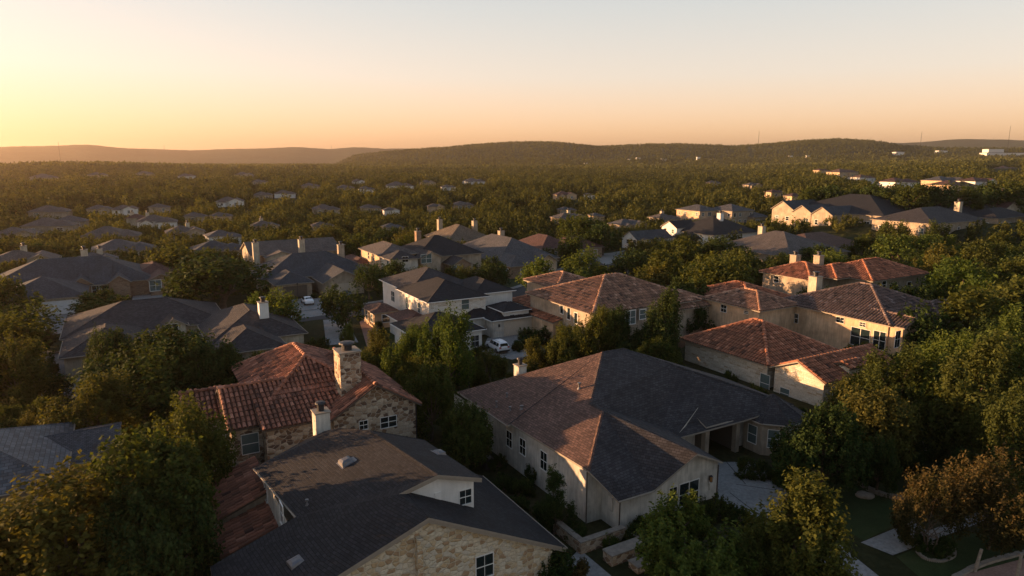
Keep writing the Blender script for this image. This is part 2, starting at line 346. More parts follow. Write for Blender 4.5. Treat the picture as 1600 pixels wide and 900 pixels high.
# ------------------------------------------------------------------ building helpers
FOOT = []      # footprints (street-grid corner quads in world xy) that trees must keep off
PROT = []      # (umin,umax,vtop,vbase,distance,short description) of every building in view
RT = 0.16      # roof thickness
def W(x0, x1, y0, y1, ez, p=0.42, t='hip', r='sh_grey', w='cream', ov=0.5, bz=-0.6, drop=0.0):
    return dict(x0=x0, x1=x1, y0=y0, y1=y1, ez=ez, p=p, t=t, r=r, w=w, ov=ov, bz=bz)
def wing_polys(w):
    o, p = w['ov'], w['p']; X0, X1, Y0, Y1 = w['x0'] - o, w['x1'] + o, w['y0'] - o, w['y1'] + o
    z = w['ez'] - o * p + 0.14; V = Vector; t = w['t']; ridge = []
    if t == 'hip':
        a, b = X1 - X0, Y1 - Y0
        if a >= b:
            h = b / 2; r0 = V((X0 + h, Y0 + h, z + h * p)); r1 = V((X1 - h, Y0 + h, z + h * p))
            P = [[V((X0, Y0, z)), V((X1, Y0, z)), r1, r0], [V((X1, Y1, z)), V((X0, Y1, z)), r0, r1], [V((X0, Y1, z)), V((X0, Y0, z)), r0], [V((X1, Y0, z)), V((X1, Y1, z)), r1]]
        else:
            h = a / 2; r0 = V((X0 + h, Y0 + h, z + h * p)); r1 = V((X0 + h, Y1 - h, z + h * p))
            P = [[V((X0, Y0, z)), V((X1, Y0, z)), r0], [V((X1, Y1, z)), V((X0, Y1, z)), r1], [V((X0, Y1, z)), V((X0, Y0, z)), r0, r1], [V((X1, Y0, z)), V((X1, Y1, z)), r1, r0]]
        ridge = [(r0, r1), (V((X0, Y0, z)), r0), (V((X1, Y1, z)), r1)]
        if a >= b: ridge += [(V((X0, Y1, z)), r0), (V((X1, Y0, z)), r1)]
        else: ridge += [(V((X1, Y0, z)), r0), (V((X0, Y1, z)), r1)]
        if (r0 - r1).length < 0.3: ridge = ridge[1:]
    elif t == 'gx':
        h = (Y1 - Y0) / 2; r0 = V((X0, Y0 + h, z + h * p)); r1 = V((X1, Y0 + h, z + h * p))
        P = [[V((X0, Y0, z)), V((X1, Y0, z)), r1, r0], [V((X1, Y1, z)), V((X0, Y1, z)), r0, r1]]; ridge = [(r0, r1)]
    elif t == 'gy':
        h = (X1 - X0) / 2; r0 = V((X0 + h, Y0, z + h * p)); r1 = V((X0 + h, Y1, z + h * p))
        P = [[V((X0, Y1, z)), V((X0, Y0, z)), r0, r1], [V((X1, Y0, z)), V((X1, Y1, z)), r1, r0]]; ridge = [(r0, r1)]
    elif t == 'shed':      # rises towards +y
        P = [[V((X0, Y0, z)), V((X1, Y0, z)), V((X1, Y1, z + (Y1 - Y0) * p)), V((X0, Y1, z + (Y1 - Y0) * p))]]
    elif t == 'shedx':     # rises towards +x
        P = [[V((X0, Y1, z)), V((X0, Y0, z)), V((X1, Y0, z + (X1 - X0) * p)), V((X1, Y1, z + (X1 - X0) * p))]]
    return P, ridge
def wing_wall(mb, w):
    x0, x1, y0, y1, e, b = w['x0'], w['x1'], w['y0'], w['y1'], w['ez'] - 0.03, w['bz']; t = w['t']; p = w['p']
    V = Vector
    def wl(a, c, ea, ec, mid=None):
        pts = [V((a[0], a[1], b)), V((c[0], c[1], b)), V((c[0], c[1], ec))]
        if mid: pts.append(V(mid))
        pts.append(V((a[0], a[1], ea))); mb.face(pts)
    hx, hy = (x1 - x0) / 2, (y1 - y0) / 2
    ey = e + (y1 - y0) * p if t == 'shed' else e
    ex = e + (x1 - x0) * p if t == 'shedx' else e
    wl((x0, y0), (x1, y0), e, ex, (x0 + hx, y0, e + hx * p) if t == 'gy' else None)
    wl((x1, y0), (x1, y1), ex, ey if t == 'shed' else ex, (x1, y0 + hy, e + hy * p) if t == 'gx' else None)
    wl((x1, y1), (x0, y1), ey if t == 'shed' else ex, ey, (x0 + hx, y1, e + hx * p) if t == 'gy' else None)
    wl((x0, y1), (x0, y0), ey, e, (x0, y0 + hy, e + hy * p) if t == 'gx' else None)
def in_poly(px_, py_, P):
    c = False; j = len(P) - 1
    for i in range(len(P)):
        if (P[i][1] > py_) != (P[j][1] > py_) and px_ < (P[j][0] - P[i][0]) * (py_ - P[i][1]) / (P[j][1] - P[i][1]) + P[i][0]: c = not c
        j = i
    return c
Z4 = [(0, 0)] * 4
def roof_solid(mb, P, tile=0, near=False, ridges=(), fascia=True):
    """P: top faces. slots 0 roof, 1 fascia, 2 tiles"""
    ed = {}
    key = lambda q: (round(q.x, 2), round(q.y, 2), round(q.z, 2))
    Q = []
    for f in P:
        if len(f) > 3:
            n = poly_normal(f); o_ = f[0]
            if max(abs((q - o_).dot(n)) for q in f) > .02:
                for t_ in tessellate_polygon([[Vector((q.x, q.y, 0)) for q in f]]): Q.append([f[i] for i in t_])
                continue
        Q.append(list(f))
    P = [f if poly_normal(f).z > 0 else f[::-1] for f in Q]
    for f in P:
        mb.face(f, mi=0)
        mb.face([q - Vector((0, 0, RT)) for q in f][::-1], mi=1)
        for i in range(len(f)):
            a, b = f[i], f[(i + 1) % len(f)]; k = tuple(sorted((key(a), key(b)))); ed.setdefault(k, []).append((a, b))
    for k, l in ed.items():
        if len(l) == 1:
            a, b = l[0]; d = Vector((0, 0, RT)); mb.face([a - d, b - d, b, a], mi=1)
            if near and (b - a).length > 0.5 and abs(a.z - b.z) < 0.05 and tile == 0:   # gutter along the eave
                n = (b - a).cross(Vector((0, 0, 1))).normalized() * 0.07
                mb.tube(a + n - Vector((0, 0, 0.06)), b + n - Vector((0, 0, 0.06)), 0.055, n=6, mi=1)
    for a, b in ridges:
        d = (b - a); ln = d.length
        if ln < 0.4: continue
        d.normalize(); s = d.cross(Vector((0, 0, 1))).normalized()
        if tile:
            st = tile * 1.35; n = max(1, int(ln / st)); r = tile * 0.52
            for i in range(n):
                p0 = a + d * (i * ln / n); p1 = a + d * ((i + 1) * ln / n + 0.04); u = s.cross(d)
                rr0, rr1 = r, r * 0.8
                A = []; B = []
                for k in range(6):
                    an = math.pi * k / 5; A.append(p0 + s * math.cos(an) * rr0 + u * (math.sin(an) * rr0 + 0.06)); B.append(p1 + s * math.cos(an) * rr1 + u * (math.sin(an) * rr1 + 0.03))
                t = min(1, max(0, random.gauss(0.72, 0.18)))
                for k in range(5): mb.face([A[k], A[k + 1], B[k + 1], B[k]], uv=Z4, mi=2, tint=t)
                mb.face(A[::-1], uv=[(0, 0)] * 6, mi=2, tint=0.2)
        elif near:
            n = max(1, int(ln / 0.3)); u = s.cross(d)
            for i in range(n):
                p0 = a + d * (i * ln / n); p1 = a + d * ((i + 1) * ln / n)
                q = [p0 - s * 0.16 - u * 0.035, p0 + u * 0.05, p0 + s * 0.16 - u * 0.035]; q2 = [p1 - s * 0.16 - u * 0.045, p1 + u * 0.035, p1 + s * 0.16 - u * 0.045]
                o = random.random() * 40
                for k in range(2): mb.face([q[k], q2[k], q2[k + 1], q[k + 1]], uv=[(o, o), (o + .3, o), (o + .3, o + .16), (o, o + .16)], mi=0)
    if tile:
        for f in P:
            n = poly_normal(f)
            if n.z < 0: n = -n
            u = Vector((0, 0, 1)).cross(n).normalized(); w = n.cross(u)
            if w.z < 0: w = -w; u = -u
            o = f[0]; Q = [((q - o).dot(u), (q - o).dot(w)) for q in f]
            u0, u1 = min(q[0] for q in Q), max(q[0] for q in Q); w0, w1 = min(q[1] for q in Q), max(q[1] for q in Q)
            ct = tile; rl = tile * 1.5
            nu = int((u1 - u0) / ct) + 1; nw = int((w1 - w0) / rl) + 1
            for i in range(nu):
                uc = u0 + (i + 0.5) * ct; colw = random.gauss(0, 0.012)
                for j in range(nw):
                    wc = w0 + j * rl - 0.03 + random.gauss(0, 0.012)
                    if not in_poly(uc, wc + rl * 0.5, Q): continue
                    L0 = wc; L1 = wc + rl * 1.12; du = colw + random.gauss(0, 0.006); r0 = ct * 0.40; r1 = ct * 0.33
                    A = []; B = []
                    for k in range(5):
                        an = math.pi * k / 4; A.append(o + u * (uc + du + math.cos(an) * r0) + w * L0 + n * (math.sin(an) * r0 * 0.95 + 0.05)); B.append(o + u * (uc + du + math.cos(an) * r1) + w * L1 + n * (math.sin(an) * r1 * 0.95 + 0.0))
                    t = min(1, max(0, random.gauss(0.5, 0.24)))
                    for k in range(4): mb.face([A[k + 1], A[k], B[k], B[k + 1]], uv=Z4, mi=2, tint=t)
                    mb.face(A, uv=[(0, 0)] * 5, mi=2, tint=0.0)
_wc = {}
def window_mesh(w, h, style, near):
    k = (round(w, 2), round(h, 2), style, near)
    if k in _wc: return _wc[k]
    t = 0.05 if near else 0.11; fr = MB(); o = 0.06
    fr.box(-w / 2 - t, -w / 2, -o, 0.0, -h / 2 - t, h / 2 + t); fr.box(w / 2, w / 2 + t, -o, 0.0, -h / 2 - t, h / 2 + t)
    fr.box(-w / 2, w / 2, -o, 0.0, h / 2, h / 2 + t); fr.box(-w / 2 - 0.04, w / 2 + 0.04, -o - 0.05, 0.0, -h / 2 - t, -h / 2)
    if near or w > 0.9:
        fr.box(-w / 2, w / 2, -0.04, -0.005, -0.03, 0.03)
        if w > 1.4: fr.box(-0.035, 0.035, -0.042, -0.005, -h / 2, h / 2)
        if near and w <= 1.4 and style == 'grid': fr.box(-0.015, 0.015, -0.038, -0.005, -h / 2, h / 2)
    pn = MB(); pn.box(-w / 2, w / 2, -0.022, 0.0, -h / 2, h / 2)
    fo = fr.build('window', 'wtrim'); po = pn.build('pane', 'blind' if style == 'blind' else 'glass')
    a = (fo.data, po.data); bpy.data.objects.remove(fo); bpy.data.objects.remove(po); _wc[k] = a
    return a
def add_window(root, p, face, w, h, style='grid', near=False, frame=None):
    fd, pd = window_mesh(w, h, style, near)
    o = bpy.data.objects.new('window', fd); COL.objects.link(o); o.parent = root; o.location = p
    rz = {'-y': 0, '-x': -math.pi / 2, '+x': math.pi / 2}.get(face, face)
    o.rotation_euler = (0, 0, rz)
    q = bpy.data.objects.new('pane', pd); COL.objects.link(q); q.parent = o
    return o
def panel_door(root, p, face, w, h, mat, name='garage_door', rows=4):
    mb = MB()
    for i in range(rows):
        z0 = i * h / rows
        mb.box(-w / 2, w / 2, -0.03, 0, z0, z0 + h / rows, 0)
        n = max(1, int(w / 0.9))
        for j in range(n):
            xa = -w / 2 + j * w / n + 0.08; mb.box(xa, xa + w / n - 0.16, -0.055, -0.03, z0 + 0.08, z0 + h / rows - 0.08, 0)
    mb.box(-w / 2 - 0.12, -w / 2, -0.07, 0, 0, h + 0.12, 0); mb.box(w / 2, w / 2 + 0.12, -0.07, 0, 0, h + 0.12, 0); mb.box(-w / 2, w / 2, -0.07, 0, h, h + 0.12, 0)
    o = mb.build(name, mat, root); o.location = p; o.rotation_euler = (0, 0, {'-y': 0, '-x': -math.pi / 2}[face]); return o
def chimney(root, c, w, d, z0, z1, mat, near=False, flue=True):
    mb = MB(); mb.box(c[0] - w / 2, c[0] + w / 2, c[1] - d / 2, c[1] + d / 2, z0, z1)
    o = mb.build('chimney', mat, root)
    cb = MB(); cb.box(c[0] - w / 2 - .08, c[0] + w / 2 + .08, c[1] - d / 2 - .08, c[1] + d / 2 + .08, z1 + .002, z1 + .10)
    if flue:
        r = min(w, d) * 0.24
        cb.tube((c[0], c[1], z1 + .1), (c[0], c[1], z1 + .62), r, n=12, mi=1); cb.tube((c[0], c[1], z1 + .62), (c[0], c[1], z1 + .68), r * 1.25, r * 1.55, n=12, mi=1)
        cb.tube((c[0], c[1], z1 + .68), (c[0], c[1], z1 + .80), r * 1.55, r * 1.45, n=12, mi=1); cb.tube((c[0], c[1], z1 + .80), (c[0], c[1], z1 + .87), r * 1.45, r * .7, n=12, mi=1)
    cb.build('chimney_cap', ['trim', 'dmetal'], o)
    return o
def register(wings, ref, th, base_z, desc):
    us = []; vs = []; 
    for w in wings:
        q = [g2w(w[a] , w[b], 0, th) for a, b in (('x0', 'y0'), ('x1', 'y0'), ('x1', 'y1'), ('x0', 'y1'))]
        FOOT.append([(p.x, p.y) for p in q])
        for p in q:
            far = math.hypot(p.x, p.y) > 190
            for z in (base_z + (w['ez'] * .55 if far else 0), base_z + w['ez'] + 1.5):
                a = px((p.x, p.y, z)); us.append(a[0]); vs.append(a[1])
    c = g2w(ref[0], ref[1], 0, th)
    PROT.append((min(us), max(us), min(vs), max(vs), math.hypot(c.x, c.y), desc, c))
def house(name, label, cat, wings, th=TH, bz=0.0, chim=(), wins=(), doors=(), auto=0, near=False, tile=None, group=None, polys=None, walls=None, short=None, fascia='trim', minwin=0.0, aname=None):
    """wings in street-grid coordinates; parts: wall, roof, chimney, window, door"""
    if wings: ref = Vector(((wings[0]['x0'] + wings[0]['x1']) / 2, (wings[0]['y0'] + wings[0]['y1']) / 2, 0))
    else: ref = Vector((polys[1][0][0].x, polys[1][0][0].y, 0))
    ref.z = 0
    root = empty(name, g2w(ref.x, ref.y, bz, th), th); tag(root, label, cat, group)
    off = Vector((ref.x, ref.y, 0))
    rb = {}; allp = []
    def proc(P, R, r):
        mb = rb.setdefault(r, MB()); tl = tile if (tile and r.startswith('tile')) else 0
        P = [[q.copy() for q in f] for f in P]
        roof_solid(mb, P, tl, near, R)
        allp.extend(P)
    for i, w in enumerate(wings):
        w['ez'] += 0.004 * (i % 7); P, R = wing_polys(w); proc(P, R, w['r'])
    if polys:
        for r, P, R in (polys[0:0] if False else polys[2:]): proc(P, R, r)
    for r, mb in rb.items():
        mats = [r if not (tile and r.startswith('tile')) else 'under', fascia, r]
        mb.build('roof', mats, root, off)
    # bvh of the roof for walls and things on it
    vv = []; ff = []
    for f in allp: b = len(vv); vv += [tuple(q) for q in f]; ff.append(list(range(b, b + len(f))))
    bvh = BVHTree.FromPolygons(vv, ff)
    wb = {}
    comps = []
    for w in wings:
        if not w['w']: continue
        hit_ = [c for c in comps if c[0] == w['w'] and any(w['x0'] < q['x1'] and q['x0'] < w['x1'] and w['y0'] < q['y1'] and q['y0'] < w['y1'] for q in c[1])]
        new = (w['w'], [w] + [q for c in hit_ for q in c[1]]); comps = [c for c in comps if c not in hit_] + [new]
    for k_, c in enumerate(comps):
        mb = wb[(c[0], 'w%d' % k_)] = MB()
        for w in c[1]: wing_wall(mb, w)
    if walls:
        for wm, line, z0, fall in walls:
            mb = MB(); wb[(wm, len(wb))] = mb
            for a, b in zip(line[:-1], line[1:]):
                a = Vector(a); b = Vector(b); n = max(1, int((b - a).length / 0.35)); tops = []
                for k in range(n + 1):
                    q = a.lerp(b, k / n); hit = bvh.ray_cast(Vector((q.x, q.y, z0 + 1.2)), Vector((0, 0, 1)))
                    tops.append((hit[0].z - RT + 0.03) if hit[0] else fall)
                dist0 = 0; ln = (b - a).length
                for k in range(n):
                    q0 = a.lerp(b, k / n); q1 = a.lerp(b, (k + 1) / n); u0 = ln * k / n + a.x * 3; u1 = ln * (k + 1) / n + a.x * 3
                    mb.face([(q0.x, q0.y, z0), (q1.x, q1.y, z0), (q1.x, q1.y, tops[k + 1]), (q0.x, q0.y, tops[k])], uv=[(u0, z0), (u1, z0), (u1, tops[k + 1]), (u0, tops[k])])
    for wm, mb in wb.items(): mb.build('wall', wm[0] if isinstance(wm, tuple) else wm, root, off)
    for c in chim:
        x, y, wd, dp, z1, mat = c[:6]; hit = bvh.ray_cast(Vector((x, y, 40)), Vector((0, 0, -1)))
        z0 = (hit[0].z - 1.2) if hit[0] else 0
        if len(c) > 6: z0 = c[6]
        chimney(root, (x - off.x, y - off.y), wd, dp, z0, z1, mat, near)
    for wn in wins:
        # ('x'|'y', plane, u, v, w, h, style)  placed where the sight line meets the wall
        ax, cst, u, v, ww, hh = wn[:6]; st = wn[6] if len(wn) > 6 else 'grid'
        p = on_plane(u, v, ax, cst, th); p.z -= bz
        add_window(root, p - off, '-x' if ax == 'x' else '-y', ww, hh, st, near)
    for d in doors:
        ax, cst, al, ww, hh, mat, nm = d
        p = Vector((cst, al, 0.02)) if ax == 'x' else Vector((al, cst, 0.02))
        panel_door(root, p - off, '-x' if ax == 'x' else '-y', ww, hh, mat, nm, 4 if 'garage' in nm else 2)
    if auto:
        rnd = random.Random(hash(label) % 1000 if False else sum(map(ord, label)))
        for i, w in enumerate(wings):
            for face, a0, a1 in (('-y', w['x0'], w['x1']), ('-x', w['y0'], w['y1'])):
                ln = a1 - a0
                if ln < 2.2: continue
                n = max(1, int(ln / auto))
                for r, zc in enumerate(([1.55, 4.5] if w['ez'] > 5 else [1.6])):
                    if w['ez'] < 2.4: continue
                    if zc + 0.8 > w['ez']: continue
                    for k in range(n):
                        if rnd.random() < 0.12: continue
                        al = a0 + (k + 0.5) * ln / n; p = Vector((al, w['y0'], zc)) if face == '-y' else Vector((w['x0'], al, zc))
                        if any(v is not w and v['x0'] - .9 < p.x < v['x1'] + .9 and v['y0'] - .9 < p.y < v['y1'] + .9 and zc < v['ez'] for v in wings): continue
                        if any((dd[0] == 'y' and face == '-y' and abs(dd[1] - w['y0']) < .6 and abs(dd[2] - al) < dd[3] / 2 + .8) for dd in doors): continue
                        sw = rnd.choice([0.95, 1.0, 1.3, 1.8]); sh_ = rnd.choice([1.3, 1.5])
                        add_window(root, p - off, face, sw, sh_, rnd.choice(['grid', 'blind', 'grid']), near)
    if wings: register(wings, ref, th, bz, short or label)
    return root, off, bvh
def roof_hit(bvh, u, v, th=TH):
    o = w2g(Vector((0, 0, CAMH)), th); d = w2g(ray(u, v), th).normalized(); h = bvh.ray_cast(o, d)
    return h[0], h[1]
def box_vent(root, off, bvh, u, v, s=0.55, mat='metal'):
    p, n = roof_hit(bvh, u, v)
    if p is None: return
    if n.z < 0: n = -n
    mb = MB(); U = Vector((0, 0, 1)).cross(n).normalized(); Wd = n.cross(U)
    def P(a, b, c): return p + U * a * s + Wd * b * s + n * c * s
    A = [P(-.75, -.75, .02), P(.75, -.75, .02), P(.75, .75, .02), P(-.75, .75, .02)]; B = [P(-.62, -.6, .42), P(.62, -.6, .42), P(.55, .55, .30), P(-.55, .55, .30)]; T = [P(-.3, -.3, .52), P(.3, -.3, .52), P(.28, .3, .46), P(-.28, .3, .46)]
    for X, Y in ((A, B), (B, T)):
        for k in range(4): mb.face([X[k], X[(k + 1) % 4], Y[(k + 1) % 4], Y[k]])
    mb.face(T)
    fl = [P(-.95, -.9, .03), P(.95, -.9, .03), P(.95, 1.0, .03), P(-.95, 1.0, .03)]; mb.face(fl)
    return mb.build('roof_vent', mat, root, off)
def pipe_vent(root, off, bvh, u, v, h=0.5, r=0.07, cap=True):
    p, n = roof_hit(bvh, u, v)
    if p is None: return
    mb = MB(); mb.tube(p + Vector((0, 0, -.1)), p + Vector((0, 0, .12)), r * 2.4, r * 1.1, n=10); mb.tube(p, p + Vector((0, 0, h)), r, n=10)
    if cap: mb.tube(p + Vector((0, 0, h)), p + Vector((0, 0, h + r * 1.6)), r * 1.9, r * 1.9, n=10); 
    return mb.build('pipe_vent', 'metal', root, off)
# ------------------------------------------------------------------ terrain: one sheet reaching the horizon
def terrain_h(x, y):
    x = np.asarray(x, float); y = np.asarray(y, float)
    d = np.hypot(x, y); azu = 800 + FPX * x / np.maximum(y, 1e-3)      # picture column of the bearing, from the camera's place
    azu = np.where(y <= 0, np.where(x < 0, -4000, 6000), azu)
    h = 8 * sstep(212, 244, d) * sstep(1120, 1330, azu) * (azu < 5000)
    h = h + 10 * sstep(900, 1500, d) * (1 - sstep(1500, 2100, d)) * np.exp(-((azu - 130) / 190) ** 2)
    h = h + 6 * sstep(500, 1200, d) * sstep(1300, 1600, azu) * (1 - sstep(1800, 2600, d))
    # middle ridge
    prof = np.interp(azu, [-3000, 520, 560, 620, 680, 740, 820, 870, 935, 1000, 1060, 1140, 1230, 1300, 1350, 1400, 1470, 1600, 2200, 6000],
                          [0, 0, 44, 60, 74, 85, 91, 92, 80, 88, 91, 86, 100, 99, 88, 66, 54, 48, 30, 0])
    wob = 5 * np.sin(x * 0.004 + 1) + 4 * np.sin(y * 0.0053 + x * 0.002) + 3 * np.sin(x * 0.011 + y * 0.007)
    prof = np.maximum(prof - 7, 0)
    h = h + (prof + wob * (prof > 1)) * sstep(1700, 3000, d) * (1 - 0.5 * sstep(3400, 4600, d))
    prof2 = np.interp(azu, [-6000, -1500, -600, -200, 0, 80, 150, 200, 270, 330, 400, 470, 560, 640, 800, 1300, 1340, 1420, 1480, 1540, 1600, 2400, 9000],
                           [60, 90, 110, 108, 106, 116, 122, 106, 95, 95, 110, 116, 95, 83, 60, 84, 96, 100, 122, 120, 116, 100, 60])
    h = h + (prof2 + 0.8 * wob) * sstep(4300, 6200, d) * (1 - sstep(7500, 9000, d))
    return h
def build_terrain():
    A = np.concatenate([np.linspace(-180, -46, 30, endpoint=False), np.linspace(-46, 46, 370), np.linspace(46, 180, 31)[1:-1]])
    Rr = np.concatenate([[1, 20, 60, 120, 180], np.linspace(200, 340, 12), np.linspace(380, 1600, 40), np.linspace(1650, 3400, 70), np.linspace(3450, 6400, 70), [7000, 8000, 9000, 14000, 30000]])
    a = np.radians(A)[None, :]; r = Rr[:, None]; x = np.sin(a) * r; y = np.cos(a) * r; z = terrain_h(x, y)
    z = z + (np.sin(x * .05) + np.cos(y * .043 + x * .02)) * 0.9 * sstep(2600, 3200, np.hypot(x, y)) 
    n, m = x.shape; v = np.stack([x, y, z], -1).reshape(-1, 3)
    i, j = np.meshgrid(np.arange(n - 1), np.arange(m), indexing='ij'); j2 = (j + 1) % m
    f = np.stack([i * m + j, (i + 1) * m + j, (i + 1) * m + j2, i * m + j2], -1).reshape(-1, 4)
    # close the middle
    me = bpy.data.meshes.new('ground'); fl = [tuple(q) for q in f.tolist()] + [tuple(range(m))[::-1]]
    me.from_pydata(v.tolist(), [], fl); me.polygons.foreach_set('use_smooth', [True] * len(me.polygons)); me.update()
    bm = bmesh.new(); bm.from_mesh(me); bmesh.ops.recalc_face_normals(bm, faces=bm.faces); 
    bm.faces.ensure_lookup_table()
    if sum(fc.normal.z for fc in bm.faces) < 0: bmesh.ops.reverse_faces(bm, faces=bm.faces)
    bm.to_mesh(me); bm.free()
    # near: soil and mulch, far: wooded slopes
    m_, n_, b_, out_ = newmat('terrain_cover'); ge = node(n_, 'ShaderNodeTexCoord')
    near = noise(n_, ge.outputs['Object'], 0.09, 6); fine = noise(n_, ge.outputs['Object'], 1.8, 4)
    cn = ramp(n_, near.outputs[0], [(0.3, (0.018, 0.022, 0.010)), (0.5, (0.038, 0.040, 0.018)), (0.72, (0.075, 0.062, 0.038))])
    cn = mixc(n_, 0.6, cn, ramp(n_, fine.outputs[0], [(0.3, (0.5,) * 3), (0.7, (1.4,) * 3)]), 'MULTIPLY')
    fa = noise(n_, ge.outputs['Object'], 0.035, 7, 0.75); fb = noise(n_, ge.outputs['Object'], 0.004, 4)
    cf = ramp(n_, fa.outputs[0], [(0.35, (0.012, 0.018, 0.008)), (0.5, (0.035, 0.045, 0.018)), (0.7, (0.085, 0.085, 0.04))])
    cf = mixc(n_, 0.8, cf, ramp(n_, fb.outputs[0], [(0.35, (0.7,) * 3), (0.65, (1.3,) * 3)]), 'MULTIPLY')
    ln = node(n_, 'ShaderNodeVectorMath', operation='LENGTH'); L(n_, ge.outputs['Object'], ln.inputs[0])
    mr = node(n_, 'ShaderNodeMapRange'); mr.inputs[1].default_value = 150; mr.inputs[2].default_value = 350; L(n_, ln.outputs['Value'], mr.inputs[0])
    L(n_, mixc(n_, mr.outputs[0], cn, cf), b_.inputs['Base Color']); b_.inputs['Roughness'].default_value = 1; b_.inputs['Specular IOR Level'].default_value = 0.05
    bp = node(n_, 'ShaderNodeBump'); bp.inputs['Strength'].default_value = 1; bp.inputs['Distance'].default_value = 6; L(n_, fa.outputs[0], bp.inputs['Height'])
    bp2 = node(n_, 'ShaderNodeBump'); bp2.inputs['Strength'].default_value = 0.6; bp2.inputs['Distance'].default_value = 0.12; L(n_, fine.outputs[0], bp2.inputs['Height'])
    mxn = node(n_, 'ShaderNodeMix'); mxn.data_type = 'VECTOR'; L(n_, mr.outputs[0], mxn.inputs[0]); L(n_, bp2.outputs[0], mxn.inputs[4]); L(n_, bp.outputs[0], mxn.inputs[5])
    L(n_, mxn.outputs[1], b_.inputs['Normal'])
    me.materials.append(m_)
    o = bpy.data.objects.new('ground', me); COL.objects.link(o); tag(o, kind='structure')
build_terrain()
ROADS = []
def sheet(name, pts, mat, z, keep=True, kerb=0.0):
    """flat patch from ground points (world xy); kerb>0 gives it that height"""
    mb = MB(); P = [Vector((p[0], p[1], z + kerb)) for p in pts]
    if sum(P[i].x * P[(i + 1) % len(P)].y - P[(i + 1) % len(P)].x * P[i].y for i in range(len(P))) < 0: P = P[::-1]
    mb.face(P, uv=[(p.x, p.y) for p in P])
    if kerb:
        for i in range(len(P)):
            a, b = P[i], P[(i + 1) % len(P)]; mb.face([Vector((a.x, a.y, -.1)), Vector((b.x, b.y, -.1)), b, a])
    o = mb.build(name, mat); tag(o, kind='structure')
    if keep: ROADS.append([(p.x, p.y) for p in P])
    return o
def gp(u, v): p = at(u, v, 0); return (p.x, p.y)
def ribbon(name, line, wdt, mat, z, keep=True, h=None):
    mb = MB(); Lp = []; Rp = []; n = len(line)
    for i in range(n):
        a = Vector(line[max(0, i - 1)]); b = Vector(line[min(n - 1, i + 1)]); d = (b - a).normalized(); s = Vector((-d.y, d.x)); p = Vector(line[i])
        q = p + s * wdt / 2; r = p - s * wdt / 2
        zq = z + (float(terrain_h(q.x, q.y)) if h else 0); zr = z + (float(terrain_h(r.x, r.y)) if h else 0)
        Lp.append(Vector((q.x, q.y, zq))); Rp.append(Vector((r.x, r.y, zr)))
    for i in range(n - 1):
        mb.face([Rp[i], Rp[i + 1], Lp[i + 1], Lp[i]], uv=[(p.x, p.y) for p in (Rp[i], Rp[i + 1], Lp[i + 1], Lp[i])])
        if keep: ROADS.append([(p.x, p.y) for p in (Rp[i], Rp[i + 1], Lp[i + 1], Lp[i])])
    o = mb.build(name, mat); tag(o, kind='structure'); return o
def smooth_line(pts, k=6):
    out = []
    for i in range(len(pts) - 1):
        p0 = Vector(pts[max(0, i - 1)]); p1 = Vector(pts[i]); p2 = Vector(pts[i + 1]); p3 = Vector(pts[min(len(pts) - 1, i + 2)])
        for j in range(k):
            t = j / k; out.append(0.5 * ((2 * p1) + (p2 - p0) * t + (2 * p0 - 5 * p1 + 4 * p2 - p3) * t * t + (3 * p1 - p0 - 3 * p2 + p3) * t ** 3))
    out.append(Vector(pts[-1])); return [(p.x, p.y) for p in out]
# streets
st = smooth_line([gp(150, 520), gp(300, 500), gp(420, 500), gp(485, 493), gp(560, 485), gp(660, 470), gp(740, 466), gp(805, 458), gp(870, 430), gp(945, 404), gp(1010, 392)])
ribbon('road', st, 8.0, 'asphalt', 0.012)
ribbon('pavement', [(x + 0, y + 6.0) for x, y in st], 1.4, 'concrete', 0.10)
st2 = smooth_line([gp(945, 404), gp(985, 432), gp(1060, 452), gp(1130, 460)])
ribbon('road', st2, 7.0, 'asphalt', 0.016)
rd = [at(u, v, 9) for u, v in ((1250, 268), (1290, 274), (1330, 282), (1375, 290), (1420, 300), (1470, 313), (1530, 330))]
ribbon('road', smooth_line([(p.x, p.y) for p in rd]), 20.0, 'concrete', 1.4, h=True)
# drives and paths of the middle distance
sheet('driveway', [gp(205, 480), gp(262, 478), gp(270, 461), gp(208, 459)], 'concrete', 0.02)
sheet('driveway', [gp(452, 500), gp(512, 492), gp(500, 466), gp(440, 468)], 'concrete', 0.024)
sheet('driveway', [gp(512, 484), gp(560, 478), gp(552, 462), gp(503, 466)], 'concrete', 0.028)
sheet('driveway', [gp(505, 500), gp(540, 498), gp(560, 535), gp(510, 540)], 'concrete', 0.032)
sheet('path', [gp(560, 497), gp(580, 496), gp(602, 538), gp(574, 545)], 'pavers', 0.036)
sheet('driveway', [gp(750, 552), gp(762, 528), gp(842, 520), gp(862, 548), gp(800, 562)], 'concrete', 0.02)
sheet('driveway', [gp(20, 548), gp(105, 540), gp(140, 580), gp(120, 620), gp(60, 640), gp(70, 580)], 'concrete', 0.02)
sheet('driveway', [gp(18, 498), gp(120, 487), gp(150, 510), gp(60, 528)], 'concrete', 0.024)
sheet('driveway', [gp(918, 398), gp(968, 394), gp(985, 406), gp(945, 414)], 'concrete', 0.02)
sheet('lawn', [gp(60, 545), gp(140, 520), gp(150, 540), gp(110, 556)], 'grass', 0.028, False)
sheet('lawn', [gp(750, 455), gp(795, 430), gp(830, 440), gp(800, 450)], 'grass', 0.02, False)
sheet('lawn', [gp(845, 540), gp(830, 515), gp(890, 505), gp(930, 545), gp(880, 575)], 'grass', 0.02, False)
sheet('lawn', [gp(575, 500), gp(600, 500), gp(640, 540), gp(610, 545)], 'grass', 0.02, False)
